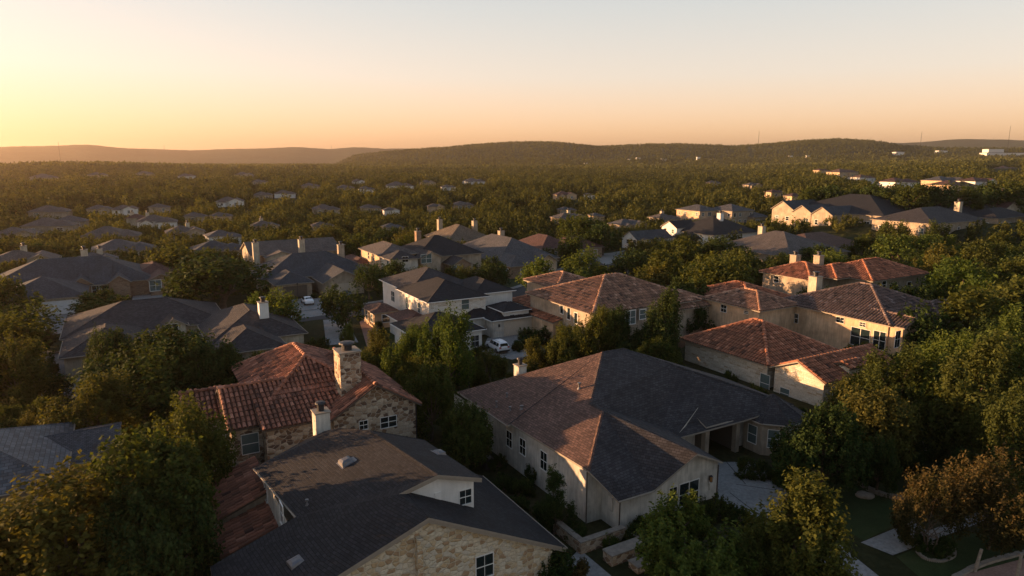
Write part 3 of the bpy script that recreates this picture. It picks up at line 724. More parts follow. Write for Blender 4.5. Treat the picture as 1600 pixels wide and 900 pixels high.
# forecourt, drive and paths by the long dark roofed house
sheet('driveway', [gp(1119, 780), gp(1117, 722), gp(1180, 722), gp(1232, 770), gp(1215, 830), gp(1165, 800)], 'concrete', 0.02)
sheet('driveway', [gp(1310, 850), gp(1410, 930), gp(1300, 930), gp(1250, 900)], 'concrete', 0.024)
sheet('path', [gp(1345, 848), gp(1425, 815), gp(1450, 830), gp(1530, 800), gp(1545, 812), gp(1395, 868)], 'concrete', 0.028)
sheet('lawn', [gp(1250, 740), gp(1350, 720), gp(1440, 800), gp(1350, 845), gp(1270, 800)], 'grass', 0.016, False)
sheet('lawn', [gp(1400, 870), gp(1500, 830), gp(1620, 850), gp(1620, 910), gp(1440, 905)], 'grass', 0.016, False)
sheet('path', [gp(880, 885), gp(905, 858), gp(955, 900), gp(930, 930)], 'concrete', 0.02)
sheet('path', [gp(1500, 900), gp(1640, 862), gp(1640, 930), gp(1500, 930)], 'pavers', 0.024)
# joints of the forecourt: thin dark strips
for a, b in (((1150, 757), (1225, 768)), ((1140, 770), (1195, 812)), ((1135, 722), (1165, 757))):
    p = Vector(gp(*a)); q = Vector(gp(*b)); ribbon('driveway', [p[:], q[:]], 0.09, 'asphalt', 0.028, False)
V3 = lambda u, v, z: gat(u, v, z)
def plane3(a, b, c):
    n = (b - a).cross(c - a).normalized(); return a, n
def ray_pl(u, v, pl):
    o = w2g(Vector((0, 0, CAMH))); d = w2g(ray(u, v)); return o + d * ((pl[0] - o).dot(pl[1]) / d.dot(pl[1]))
def fw(x0, x1, y0, y1, ez): return dict(x0=x0, x1=x1, y0=y0, y1=y1, ez=ez)

# ================================================================ long dark roofed house in the middle
a = V3(715, 612, 4.5); b = V3(919, 735, 4.6); c = V3(966, 783, 2.9); d = V3(1022, 766, 2.95); h2 = V3(941, 642, 5.9); h = V3(922, 630, 6.3)
i_ = V3(941, 550, 9.0); j = V3(974, 544, 9.0); f = V3(1090, 709, 5.3); g = V3(1130, 722, 3.1); k = V3(1037, 668, 3.9); m1 = V3(1047, 568, 7.8)
r = V3(1240, 632, 4.2); e1 = V3(1162, 657, 3.6); e0 = V3(1060, 684, 3.4)
plL = plane3(a, b, i_); h = ray_pl(922, 630, plL); h2 = ray_pl(941, 642, plL)
bl = Vector((a.x, i_.y * 2 - a.y + 6, 4.5)); br = Vector((r.x, bl.y, 4.4))
polysC = ['x', [[a]],
  ('sh_brown_and_lit', [[a, b, h2, h, i_], [i_, bl, a]], [(b, h2), (i_, h)]),  # left slope: warm evening light put into a browner shingle colour
  ('sh_charcoal', [[b, c, d, h2], [d, f, h, h2], [f, g, k, h], [g, e0, k], [h, k, m1, j, i_], [k, e0, e1, r, m1], [i_, j, br, bl], [j, r, br]], [(h, f), (i_, j), (j, m1), (m1, r), (h2, h), (h, i_)]),
]
pC = [polysC[2], polysC[3]]
root, off, bvC = house('house', 'long single-storey pale house', 'house', 
  [], polys=polysC, near=True, short='long dark-roofed house',
  walls=[('pale', [(29.5, 63.5), (29.5, 39.5), (30.9, 39.45), (30.9, 37.2), (34.9, 37.2), (34.95, 37.5), (38.1, 37.5), (41.5, 37.5), (41.5, 42.6), (46.0, 44.4)], -0.5, 3.3), ('pale', [(50.2, 44.0), (56.0, 43.0), (56, 62)], -0.5, 3.6)],
  wins=[('x', 29.5, 796, 686, 1.0, 1.5), ('x', 29.5, 817, 698, 1.0, 1.45), ('x', 29.5, 850, 720, 1.0, 1.6), ('y', 37.5, 1051, 776, 0.8, 1.6), ('y', 37.5, 1076, 770, 2.1, 1.95), ('y', 44.2, 1078, 692, 0.7, 0.9)],
  aname='C')
register([fw(29.5, 56, 39, 63, 6), fw(30.9, 41.5, 37.2, 42, 4)], (40, 48), TH, 0, 'long dark-roofed house')
root['label'] = 'long pale house with a wide dark hipped roof and left slope coloured reddish by sunlight'
HC, offC = root, off
chimney(HC, (34.4 - off.x, 57.9 - off.y), 0.95, 0.95, 4.5, 7.15, 'pale', True)
for (u, v, hh, rr) in ((905, 607, .42, .09), (792, 620, .3, .06), (776, 636, .5, .06), (797, 641, .25, .07), (815, 639, .2, .09), (1047, 563, .5, .12)): pipe_vent(HC, off, bvC, u, v, hh, rr)
# corner boards, base band, utility boxes and downpipes
for (x, y, z1) in ((29.44, 39.45, 4.3), (30.85, 37.15, 2.7), (41.5, 37.45, 2.9)): mb = MB(); mb.tube((x, y, 0), (x, y, z1), 0.05, n=8); mb.build('downpipe', 'dtrim', HC, off)
mb = MB(); mb.box(30.9 - .12, 30.9 - .003, 38.0, 38.5, 1.3, 2.5); p = on_plane(942, 784, 'x', 29.5); mb.build('meter_box', 'pale', HC, off)
mb = MB(); mb.box(40.55, 40.95, 37.40, 37.497, .9, 1.5); mb.build('meter_box', 'pale', HC, off)
# lantern
p = on_plane(1108, 748, 'y', 37.5)
mb = MB(); mb.box(p.x - .05, p.x + .05, 37.38, 37.49, p.z - .1, p.z + .28); mb.tube((p.x, 37.28, p.z + .3), (p.x, 37.28, p.z + .42), .17, .03, n=6); mb.tube((p.x, 37.28, p.z - .2), (p.x, 37.28, p.z - .15), .08, .12, n=6); mb.tube((p.x, 37.38, p.z + .3), (p.x, 37.28, p.z + .32), .02, n=5)
for q in range(6):
    an = q * math.pi / 3; mb.tube((p.x + .11 * math.cos(an), 37.28 + .11 * math.sin(an), p.z - .15), (p.x + .15 * math.cos(an), 37.28 + .15 * math.sin(an), p.z + .3), .012, n=4)
lan = mb.build('wall_lantern', 'dmetal', HC, off)
mb = MB(); mb.tube((p.x, 37.28, p.z - .15), (p.x, 37.28, p.z + .3), .09, .13, n=6); mb.build('lantern_glass', 'amber', lan, off)
# porch with its own roof and recess walls coloured dark for shade
w = W(45.6, 50.2, 42.9, 47.2, 3.75, .40, 'shed', 'sh_charcoal', None, .45); P, R = wing_polys(w); mb = MB(); roof_solid(mb, P, 0, True, R); mb.build('porch_roof', ['sh_charcoal', 'trim'], HC, off)
mb = MB(); mb.box(45.6, 46.1, 42.9, 43.4, -.1, 3.7); mb.box(49.7, 50.2, 42.9, 43.4, -.1, 3.7); mb.box(46.1, 49.7, 42.95, 43.25, 3.1, 3.72); mb.build('porch_post', 'sand', HC, off)
mb = MB(); mb.box(46.0, 50.0, 46.8, 47.0, -.1, 3.9); mb.box(45.65, 45.75, 43.4, 46.8, -.1, 3.9); mb.box(50.0, 50.1, 43.4, 46.8, -.1, 3.9); mb.build('wall', 'recess_shade', HC, off)
mb = MB(); mb.box(47.2, 48.6, 46.7, 46.79, 0, 2.6); mb.build('door', 'door', HC, off)
# eight-sided bay with its pointed roof
cx_, cy_, ro = 54.0, 42.4, 3.3; mb = MB(); wl = MB(); A = []; Bq = []
ap = Vector((cx_, cy_, 5.35))
for q in range(8):
    an = math.pi / 8 + q * math.pi / 4; A.append(Vector((cx_ + ro * math.cos(an), cy_ + ro * math.sin(an), 3.35))); Bq.append(Vector((cx_ + (ro - .5) * math.cos(an), cy_ + (ro - .5) * math.sin(an), 0)))
roof_solid(mb, [[A[q], A[(q + 1) % 8], ap] for q in range(8)], 0, True, [(A[q], ap) for q in range(8)]); mb.build('bay_roof', ['sh_charcoal', 'trim'], HC, off)
for q in range(8):
    s, t = Bq[q], Bq[(q + 1) % 8]; wl.face([Vector((s.x, s.y, -.3)), Vector((t.x, t.y, -.3)), Vector((t.x, t.y, 3.3)), Vector((s.x, s.y, 3.3))])
wl.build('wall', 'sand', HC, off)
for q in range(8):
    s, t = Bq[q], Bq[(q + 1) % 8]; n = ((s + t) / 2 - Vector((cx_, cy_, 0))).normalized(); an = math.atan2(n.y, n.x)
    if n.y < 0.2 and n.x < .9: add_window(HC, (s + t) / 2 + n * .004 + Vector((0, 0, 1.75)) - off, 0, 1.0, 1.75, 'blind', True).rotation_euler = (0, 0, an + math.pi / 2)
for (yy, xx) in ((43.95, 51.1),): add_window(HC, Vector((xx - .1, yy - .06, 1.8)) - off, '-y', .9, 1.7, 'blind', True)

# ================================================================ front house: black shingle, stone gable, white dormer gable
A0 = V3(397, 731, 5.5); B0 = V3(463, 807, 5.5); R2 = V3(579, 673, 8.1); pl = plane3(A0, B0, R2); pl_ = pl
R1 = ray_pl(525, 669, pl); DL = ray_pl(610, 778, pl); SA = ray_pl(670, 809, pl); ys = SA.y
SL = on_plane(500, 945, 'y', ys); SL = Vector((SL.x, ys, SL.z)); SR = on_plane(885, 856, 'y', ys)
slp = (SL.z - SA.z) / (SL.x - SA.x)
SLL = Vector((SA.x - 12, ys, SA.z - 12 * abs((SR.z - SA.z) / (SR.x - SA.x)) - 1.0))
SL = Vector((A0.x - 3.5, ys, 0)); 
nrm = pl[1]; zpl = lambda x, y: pl[0].z - (nrm.x * (x - pl[0].x) + nrm.y * (y - pl[0].y)) / nrm.z
Cc = ray_pl(332, 900, pl); C2 = Vector((Cc.x - .3, ys, zpl(Cc.x - .3, ys))); B2 = Vector((Cc.x, B0.y, zpl(Cc.x, B0.y)))
print('F', [tuple(round(t, 1) for t in q) for q in (A0, B0, R1, R2, DL, SA, SR, Cc, C2, B2)])
e2 = V3(752, 746, 5.9); DA = V3(684, 742, 7.2)
yd = DA.y
TR = V3(664, 688, 6.6)
sr2 = V3(757, 762, 5.6)
back = Vector((R1.x, A0.y + 4.5, 6.3)); BT = V3(498, 676, 6.0)
SRb = Vector((SR.x, ys + 9, SR.z)); ridgeT = Vector((SA.x, yd + .8, SA.z))
zz = lambda p_, t: p_.lerp(SR, t)
YG = 37.6
DA2 = on_plane(684, 742, 'y', YG); E2 = on_plane(753, 747, 'y', YG); DLw = on_plane(623, 772, 'y', YG); SAb = Vector((SA.x, YG + .7, SA.z))
SRb = Vector((SR.x, 46.5, SR.z + .02)); xr = E2.x - .3; zr = SA.z + (SR.z - SA.z) * (xr - SA.x) / (SR.x - SA.x)
Pf = [[A0, B0, DLw, DA2, R2, R1], [B0, B2, C2, SA, SAb, DLw], [A0, R1, BT], [R2, DA2, E2, TR], [BT, R1, R2, TR, Vector((TR.x, TR.y + 3, 5.4)), Vector((BT.x, BT.y + .4, 5.6))]]
Pg = [[SA, SR, Vector((SR.x, YG + .7, SR.z)), SAb], [Vector((xr, YG + .7, zr)), Vector((SR.x, YG + .7, SR.z)), SRb, Vector((xr, 46.5, zr))]]
root, off, bvF = house('house', 'nearest house with black shingle roof, golden stone gable wall and small white upper gable', 'house', [], near=True,
  polys=['x', [[A0]], ('sh_black', Pf + Pg, [(R1, R2), (R2, TR), (R2, DA2), (SA, SAb)])],
  walls=[('gold', [(SA.x - 9, ys + .45), (SR.x - .6, ys + .45)], -0.5, 2.5), ('gold', [(SR.x - .6, ys + .45), (SR.x - .6, ys + 11)], -.5, 2.5),
         ('pale', [(A0.x + .55, A0.y + .5), (A0.x + .55, B0.y + .1)], -.5, 5.2), ('pale', [(A0.x + .55, A0.y + .5), (BT.x, BT.y - .5)], -.5, 5.2)], short='black-shingled front house')
register([fw(8, 22, 36, 51, 7)], (15, 42), TH, 0, 'black-shingled front house')
HF, offF = root, off
# upper white gable wall at the end of the ridge, and the side wall running back from it
mb = MB(); yw = YG + .45; xl = DLw.x + .1
mb.face([Vector((xl, yw, DLw.z - 1.6)), Vector((xr - .1, yw, zr - 1.2)), Vector((xr - .1, yw, E2.z - RT + .05)), Vector((DA2.x, yw, DA2.z - RT)), Vector((xl, yw, DLw.z - RT + .02))])
mb.face([Vector((xr - .1, yw, zr - 1.2)), Vector((TR.x - .4, TR.y - .4, zr - 1.2)), Vector((TR.x - .4, TR.y - .4, TR.z - RT)), Vector((xr - .1, yw, E2.z - RT + .05))])
mb.build('gable_wall', 'white', HF, off)
p = on_plane(727, 776, 'y', yw); add_window(HF, p - off, '-y', .85, 1.0, 'grid', True)
mb = MB(); p = on_plane(684, 777, 'y', yw); mb.box(p.x - .22, p.x + .22, yw - .05, yw - .002, p.z - .35, p.z + .35); mb.build('access_hatch', 'wtrim', HF, off)
mb = MB()
for s_, t_ in ((DLw, DA2), (DA2, E2)):
    s2 = s_ + Vector((0, .03, -RT)); t2 = t_ + Vector((0, .03, -RT)); dz = Vector((0, 0, -.16)); q_ = Vector((0, .08, 0)); mb.face([s2, t2, t2 + dz, s2 + dz]); mb.face([s2 + dz, t2 + dz, t2 + dz + q_, s2 + dz + q_])
mb.build('rake_board', 'trim', HF, off)
for (u, v, ww, hh) in ((416, 767, .95, 1.5), (441, 803, .95, 1.45)):
    p = on_plane(u, v, 'x', A0.x + .55); add_window(HF, p - off, '-x', ww, hh, 'grid', True)
p = on_plane(757, 884, 'y', ys + .45); add_window(HF, p - off, '-y', 1.2, 1.5, 'grid', True)
# pale rake boards on the stone gable
mb = MB()
for s, t in ((SA, SR), (SA, C2)):
    s2 = s + Vector((0, .05, -RT)); t2 = t + Vector((0, .05, -RT)); dz = Vector((0, 0, -.2)); th_ = Vector((0, .1, 0))
    mb.face([s2, t2, t2 + dz, s2 + dz]); mb.face([s2 + dz, t2 + dz, t2 + dz + th_, s2 + dz + th_])
mb.build('rake_board', 'trim', HF, off)
# buttress-like stone return near the ridge
p = on_plane(657, 860, 'y', ys + .45); mb = MB(); mb.box(p.x - .35, p.x, ys + .05, ys + .45, -.3, p.z + 1.0); mb.build('stone_pier', 'gold', HF, off)
chimney(HF, (V3(503, 676, 6.2).x - off.x, V3(503, 676, 6.2).y - off.y), 1.15, 1.15, 4.6, 8.0, 'pale', True)
box_vent(HF, off, bvF, 541, 722, .62); box_vent(HF, off, bvF, 463, 880, .62); box_vent(HF, off, bvF, 686, 708, .5); pipe_vent(HF, off, bvF, 480, 789, .3, .06)

# ================================================================ stone house with red barrel tiles
S = lambda *a_, **k_: W(*a_, **k_)
tr = 'tile_red'
ws = [W(14.9, 22.6, 57.3, 70, 5.5, .62, 'gy', tr, 'rubble', .45), W(9.6, 19.6, 60.5, 75.5, 6.1, .58, 'hip', tr, 'rubble', .5), W(6.7, 16.0, 59.3, 67.8, 5.5, .50, 'gx', tr, 'rubble', .4),
      W(3.7, 6.9, 63.4, 70.2, 5.2, .42, 'gx', tr, 'sand', .35), W(9.2, 16.0, 57.7, 62, 5.45, .34, 'shed', tr, 'rubble', .35, ), W(11.5, 18.5, 62, 72, 6.3, .62, 'hip', tr, None, .5)]
ws += [W(3.6, 7.6, 49.5, 55.3, 2.3, .38, 'shedx', tr, 'sand', .4), W(4.2, 7.7, 45.6, 49.0, 1.9, .32, 'shedx', tr, 'sand', .35)]
rt, off, bvS = house('house', 'rubble stone house with a steep red barrel tile roof and a stone chimney', 'house', ws, near=True, tile=.42, short='red-tiled stone house', fascia='dtrim',
  chim=[(17.2, 60.2, 1.95, 1.95, 10.6, 'rubble')],
  wins=[('y', 57.3, 568, 664, .75, .8), ('y', 57.3, 607, 659, 1.5, 1.0), ('y', 59.3, 391, 693, 1.35, 1.75, 'blind'), ('x', 6.7, 353, 690, .9, 1.7)])
for (x, y, z1) in ((9.25, 59.2, 5.3), (22.62, 57.2, 5.3)): mb = MB(); mb.tube((x, y, 0), (x, y, z1), .06, n=8); mb.build('downpipe', 'dmetal', rt, off)

# ================================================================ big tan two-storey house with orange tiles
to = 'tile_orange'
wt = [W(89.0, 105.0, 52.3, 70.0, 6.0, .40, 'hip', 'tile_dark', 'tan', .6), W(80.9, 88.9, 67.0, 77.5, 6.0, .40, 'hip', 'tile_brown', 'tan', .55), W(84, 94.0, 72, 84.0, 5.7, .36, 'hip', to, 'tan', .5),
      W(67.6, 80.2, 54.2, 68.3, 3.15, .50, 'hip', to, 'lime', .5), W(67.6, 81.0, 46.4, 53.1, 3.1, .44, 'gx', to, 'lime', .45), W(98, 109.0, 50.0, 58.0, 5.6, .4, 'hip', 'tile_dark', 'lime', .5), W(89.2, 93.5, 50.4, 56, 5.9, .42, 'gy', 'tile_dark', 'tan', .4)]
rt, off, bvT = house('house', 'big tan stucco two-storey house with orange and brown clay tile roofs and lit left walls', 'house', wt, tile=.46, near=True, short='big tan tiled house',
  chim=[(96.0, 69.0, 1.5, 1.5, 9.4, 'cream')],
  wins=[('x', 80.9, 1131, 482, 1.1, 1.1), ('x', 80.9, 1166, 488, .7, .45), ('x', 89.0, 1228, 494, 1.2, 1.4), ('x', 89.0, 1242, 497, 1.2, 1.4), ('x', 89.0, 1313, 500, 1.2, .8), ('x', 89, 1348, 507, .9, .55),
        ('x', 89.0, 1344, 527, 2.8, 2.5, 'grid'), ('x', 89.0, 1374, 532, 1.7, 2.5, 'grid'), ('x', 67.6, 1195, 599, 1.4, 2.3, 'blind'), ('x', 67.6, 1226, 615, 1.3, 1.3, 'blind'), ('y', 50.4, 1402, 530, 1.1, 2.2), ('y', 50.0, 1462, 520, 1.4, 1.2), ('y', 46.4, 1306, 625, 1.5, 2.6), ('y', 46.4, 1346, 620, 1.2, 2.0)])
pp, nn = roof_hit(bvT, 1318, 578)
if pp:
    mb = MB(); x, y, z = pp; mb.box(x - .2, x + 2.2, y - .9, y + .9, z - 1.0, z + .55); mb.build('dormer', 'lime', rt, off)
    dw = W(x - .1, x + 2.4, y - .9, y + .9, z + .5, .35, 'gx', to, None, .35); P, R = wing_polys(dw); mb = MB(); roof_solid(mb, P, .46, True, R); mb.build('dormer_roof', ['under', 'dtrim', to], rt, off)
# the tiled house behind it
w2 = [W(112.0, 122.0, 81.5, 92.5, 5.6, .40, 'hip', to, 'sand', .6), W(120.0, 137.0, 74.5, 86.5, 5.8, .40, 'hip', to, 'sand', .6), W(116, 127, 79.0, 87, 5.9, .38, 'hip', to, None, .6), W(133, 141.0, 76.0, 86, 5.0, .38, 'hip', to, 'lime', .5)]
house('house', 'tan house with red tile hips and two tall chimneys behind the big tan tiled house', 'house', w2, tile=.5, short='rear tiled house with two chimneys',
  chim=[(119.3, 90.8, 1.5, 1.5, 8.6, 'sand'), (121.5, 87.0, 1.4, 1.4, 8.8, 'sand')], wins=[('y', 74.5, 1381, 445, 1.2, 1.4), ('x', 112, 1213, 436, 1.1, 1.2), ('y', 74.5, 1420, 446, 1.3, 1.4)])
# ================================================================ white two-storey house and its garage neighbour
ww_ = [W(41.0, 51.0, 97.0, 110.0, 6.0, .42, 'hip', 'sh_black', 'wlime', .5), W(41.4, 53.4, 106.0, 119.5, 6.1, .42, 'hip', 'sh_charcoal', 'white', .5), W(50.5, 57.5, 99.5, 110.0, 5.9, .42, 'hip', 'sh_black', 'white', .45),
       W(35.4, 45.6, 88.0, 97.5, 3.1, .42, 'hip', 'sh_black', 'white', .5), W(37, 41.5, 96, 104, 3.0, .42, 'hip', 'sh_redbrown', 'white', .45)]
house('house', 'white limestone two-storey house with a black hipped roof beside the parked car', 'house', ww_, near=True, short='white two-storey house', fascia='wtrim',
  wins=[('y', 97.0, 727, 475, 1.3, 1.7, 'blind'), ('x', 41.4, 614, 463, 1.6, 1.8), ('x', 41.0, 636, 473, 1.0, 2.0, 'blind'), ('x', 41.0, 655, 481, 1.1, 1.6, 'blind'), ('y', 88.0, 742, 533, 1.3, 1.7)])
wg = [W(49.8, 58.2, 92.3, 100.0, 2.95, .44, 'hip', 'sh_black', 'pale', .45), W(46.8, 52.0, 95.0, 101, 3.0, .42, 'hip', 'sh_black', 'pale', .4), W(52.0, 56.6, 92.6, 97.0, 4.0, .40, 'hip', 'sh_black', 'white', .35, bz=3)]
rt, off, bvG = house('house', 'small pale garage house with a black roof and white dormer above its garage door', 'house', wg, near=True, short='garage house by the parked car', fascia='wtrim',
  doors=[('y', 92.3, 54.4, 4.9, 2.3, 'garage', 'garage_door')], wins=[('y', 92.6, 800, 494, .8, .45), ('y', 92.6, 812, 493, .8, .45)])
mb = MB()
for x in (50.9, 57.7): mb.box(x - .12, x + .12, 92.1, 92.29, 1.7, 2.15)
mb.build('wall_light', 'dmetal', rt, off)
# ================================================================ brown tile two-storey house
wm = [W(58.7, 79.0, 78.0, 95.5, 5.9, .38, 'hip', 'tile_brown', 'sand', .6), W(72.0, 83.0, 77.0, 86.0, 5.0, .36, 'hip', 'tile_brown', 'sand', .6), W(65.0, 74.0, 97.0, 107.0, 5.8, .36, 'hip', 'tile_brown', 'sand', .5),
      W(60.3, 66.0, 91.5, 104.0, 3.0, .40, 'hip', 'tile_orange', 'tan', .5), W(57.0, 60.3, 86, 97, 2.9, .2, 'shedx', 'tile_orange', 'tan', .3)]
house('house', 'sandy two-storey house with brown tile roof and shaded balcony, behind the middle trees', 'house', wm, tile=.5, short='brown-tiled two-storey house', near=False,
  wins=[('x', 58.7, 878, 483, .8, 1.4), ('x', 58.7, 889, 490, .8, 1.8), ('x', 58.7, 900, 497, .8, 1.6), ('y', 77.0, 985, 496, 1.8, 2.0, 'blind'), ('y', 77, 1004, 491, 1.1, 1.4, 'blind'), ('y', 78.5, 948, 490, 4.2, 1.4)])
# ================================================================ long dark house at the left and its neighbours
w = [W(-8.0, 13.0, 112.0, 127.0, 3.2, .40, 'hip', 'sh_charcoal', 'cream', .5), W(-7.6, 2.0, 101.5, 114.0, 3.1, .42, 'hip', 'sh_charcoal', 'sand', .5), W(4.2, 7.4, 110.6, 117, 3.6, .6, 'gy', 'sh_charcoal', 'cream', .4), W(9.6, 22.0, 99.0, 117.0, 3.1, .42, 'hip', 'sh_charcoal', 'cream', .5), W(10.0, 18.0, 93.5, 104.0, 3.0, .45, 'hip', 'sh_charcoal', 'sand', .5)]
house('house', 'long dark-roofed house with a little cream gable and a white chimney, behind the dark oaks', 'house', w, near=True, short='dark house with cream gable', chim=[(17.4, 103.5, 1.3, 1.3, 7.2, 'white')],
  wins=[('y', 110.6, 269, 513, 1.6, 1.3), ('y', 112.0, 307, 523, 2.0, 1.5, 'blind')])
w = [W(-20.0, -6.5, 146.6, 160.0, 3.2, .44, 'hip', 'sh_blue', 'cream', .5), W(-24.0, 5.5, 159.5, 178.0, 3.3, .46, 'hip', 'sh_blue', 'brick', .5), W(-9.0, -5.6, 158.0, 168, 3.5, .7, 'gy', 'sh_blue', 'brick', .4), W(-2.6, 1.0, 156.8, 168, 3.5, .7, 'gy', 'sh_blue', 'brick', .4), W(-5.6, -2.4, 158.0, 166, 3.2, .4, 'shed', 'sh_blue', 'brick', .4)]
house('house', 'blue-grey roofed house with a white garage door and two small brick porch gables', 'house', w, short='blue-grey house with white garage', doors=[('y', 146.6, -11.2, 7.2, 2.4, 'wgarage', 'garage_door')],
  wins=[('y', 158.0, 151, 453, 1.5, 1.6), ('y', 158.0, 162, 452, 1.4, 1.6)], chim=[(-7, 176.5, 1.3, 1.3, 8.2, 'cream')])
w = [W(1.4, 10.5, 163.0, 177.0, 3.4, .42, 'hip', 'sh_redbrown', 'brick', .5), W(4.6, 9.0, 157.6, 166, 3.3, .5, 'gy', 'sh_redbrown', 'brick', .4)]
house('house', 'red-brown roofed brick house with one tall pale window, above the empty concrete drive', 'house', w, short='red-brown brick house', doors=[('y', 163.0, 3.0, 3.0, 2.4, 'door', 'door')], wins=[('y', 157.6, 243, 446, 2.1, 2.2, 'blind')])
w = [W(25.0, 49.0, 147.5, 164.0, 3.2, .46, 'hip', 'sh_blue', 'sand', .5), W(26.6, 33.6, 141.2, 152.0, 3.0, .46, 'hip', 'sh_blue', 'sand', .5), W(35.6, 43.8, 138.6, 152.0, 3.0, .5, 'gy', 'sh_blue', 'sand', .5)]
house('house', 'blue-grey roofed house with two garage doors, one of them standing open and dark', 'house', w, near=True, short='twin-garage house', doors=[('y', 141.2, 30.2, 4.6, 2.2, 'recess_shade', 'garage_door'), ('y', 138.6, 39.7, 4.9, 2.3, 'garage', 'garage_door')], chim=[(44.5, 157.0, 1.4, 1.2, 8.2, 'sand')])  # open garage is a door panel coloured dark for the shade inside
w = [W(28.0, 50.0, 178.0, 192.0, 4.3, .36, 'gx', 'sh_weather', 'sand', .5), W(31, 38, 174.0, 180, 4.0, .36, 'gy', 'sh_weather', 'cream', .5)]
house('house', 'house with a weathered pinkish roof and two pale chimneys rising behind the twin-garage house', 'house', w, short='weathered pinkish-roofed house', chim=[(28.8, 176.0, 1.4, 1.4, 7.6, 'cream', 2), (40.0, 176.5, 1.4, 1.4, 7.7, 'cream', 2)], auto=4)
w = [W(52.0, 61.0, 150.5, 166.0, 6.0, .40, 'hip', 'sh_weather', 'tan', .5), W(52.0, 58.2, 143.6, 151.0, 5.9, .42, 'hip', 'sh_charcoal', 'pale', .5), W(48.6, 53.0, 160.0, 172.0, 3.0, .4, 'hip', 'sh_redbrown', 'tan', .5), W(60.0, 77.0, 148.5, 164.5, 5.2, .48, 'hip', 'sh_black', 'sand', .5), W(60.4, 65.0, 146.2, 154, 5.4, .5, 'gy', 'sh_charcoal', 'sand', .4), W(66.8, 71.4, 143.0, 152, 3.6, .6, 'gy', 'sh_charcoal', 'brick', .4)]
house('house', 'two-storey house with pinkish front hips, a big black rear roof and a white-windowed dormer', 'house', w, near=True, short='two-storey black and pink-roofed house', chim=[(66.5, 163.5, 1.3, 1.3, 9.6, 'brick')],
  wins=[('y', 146.2, 666, 404, 2.6, 2.0, 'blind'), ('y', 143.0, 713, 422, 2.4, 2.3, 'blind'), ('x', 52, 576, 399, 1.0, 1.6), ('x', 52, 584, 402, 1.0, 1.6), ('x', 52.0, 606, 413, 1.2, 1.6, 'blind'), ('y', 143.6, 633, 405, 1.4, 1.2)])
w = [W(86.0, 101.0, 187.5, 205.0, 3.6, .5, 'hip', 'sh_tan', 'sand', .5)]
house('house', 'house with a tan hipped roof carrying a chimney at each end of its ridge', 'house', w, short='tan-roofed house with two chimneys', chim=[(90.0, 202.5, 1.4, 1.4, 8.6, 'sand'), (97.5, 192.5, 1.4, 1.4, 8.6, 'sand')], auto=4)
w = [W(79.5, 96.5, 144.0, 172.0, 3.3, .52, 'hip', 'sh_grey', 'sand', .5), W(79.2, 86.0, 137.8, 150.0, 3.1, .5, 'hip', 'sh_grey', 'brick', .5), W(88.5, 93.5, 140.0, 150, 3.2, .6, 'gy', 'sh_grey', 'tan', .5)]
house('house', 'grey-roofed single-storey house with one steep broad hip and a brick chimney at its peak', 'house', w, short='steep grey-roofed house', chim=[(91.5, 164.5, 1.4, 1.4, 8.3, 'sand')], auto=4)
w = [W(102.0, 113.0, 160.0, 176.0, 3.3, .5, 'hip', 'sh_redbrown', 'brick', .5), W(106.0, 120.0, 156.0, 167.0, 3.2, .5, 'hip', 'sh_redbrown', 'brick', .5)]
house('house', 'brick house with dark red-brown roofs to the right of the steep grey roof', 'house', w, short='dark red-roofed brick house', auto=4)
w = [W(139.0, 153.0, 163.0, 170.4, 3.2, .6, 'gx', 'sh_blue', 'white', .4)]
house('house', 'small white gabled house with a blue-grey roof beside the larger white house', 'house', w, short='small white gabled house', wins=[('x', 139, 981, 377, 1.2, 1.2), ('x', 139, 992, 378, 1.2, 1.2)])
w = [W(159.0, 179.0, 151.0, 170.0, 4.8, .50, 'hip', 'sh_black', 'white', .5), W(157.0, 166.0, 165.0, 172.0, 5.8, .55, 'gx', 'sh_black', 'white', .4), W(154.8, 163.0, 156.0, 164.5, 3.2, .42, 'hip', 'sh_black', 'white', .5), W(161, 165, 153, 158, 5.6, .4, 'hip', 'sh_black', 'white', .35, bz=3)]
house('house', 'large white house with a long black roof, white chimney and a small roof dormer', 'house', w, short='large white black-roofed house', chim=[(169.0, 158.0, 1.5, 1.5, 10.6, 'white')], auto=3.4)
w = [W(214.5, 226.0, 212.0, 226.0, 6.0, .36, 'hip', 'sh_grey', 'tan', .5), W(224.0, 237.0, 203.0, 217.0, 6.2, .36, 'hip', 'sh_grey', 'sand', .5), W(234, 243, 200, 209, 3.5, .4, 'hip', 'sh_grey', 'sand', .5)]
house('house', 'two-storey house with orange sunlit left walls and grey roofs beyond the large white house', 'house', w, short='sunlit grey-roofed two-storey house', auto=3.2)
w = [W(148.5, 172.0, 114.5, 141.0, 3.2, .40, 'hip', 'sh_weather', 'sand', .6), W(166.0, 190.0, 122.0, 138.0, 3.3, .38, 'hip', 'sh_brown_and_lit', 'sand', .6)]
house('house', 'sprawling single-storey house with a worn dark brown roof and a pale chimney', 'house', w, short='worn brown-roofed house', chim=[(167.0, 139.5, 1.6, 1.6, 8.0, 'cream')], auto=4.5)
w = [W(35.6, 39.5, 107.4, 113.0, 2.8, .45, 'hip', 'sh_brown_and_lit', 'tan', .4)]
house('house', 'tiny brown-roofed tan outbuilding at the left of the white two-storey house', 'outbuilding', w, short='tiny brown-roofed outbuilding', auto=2.4)
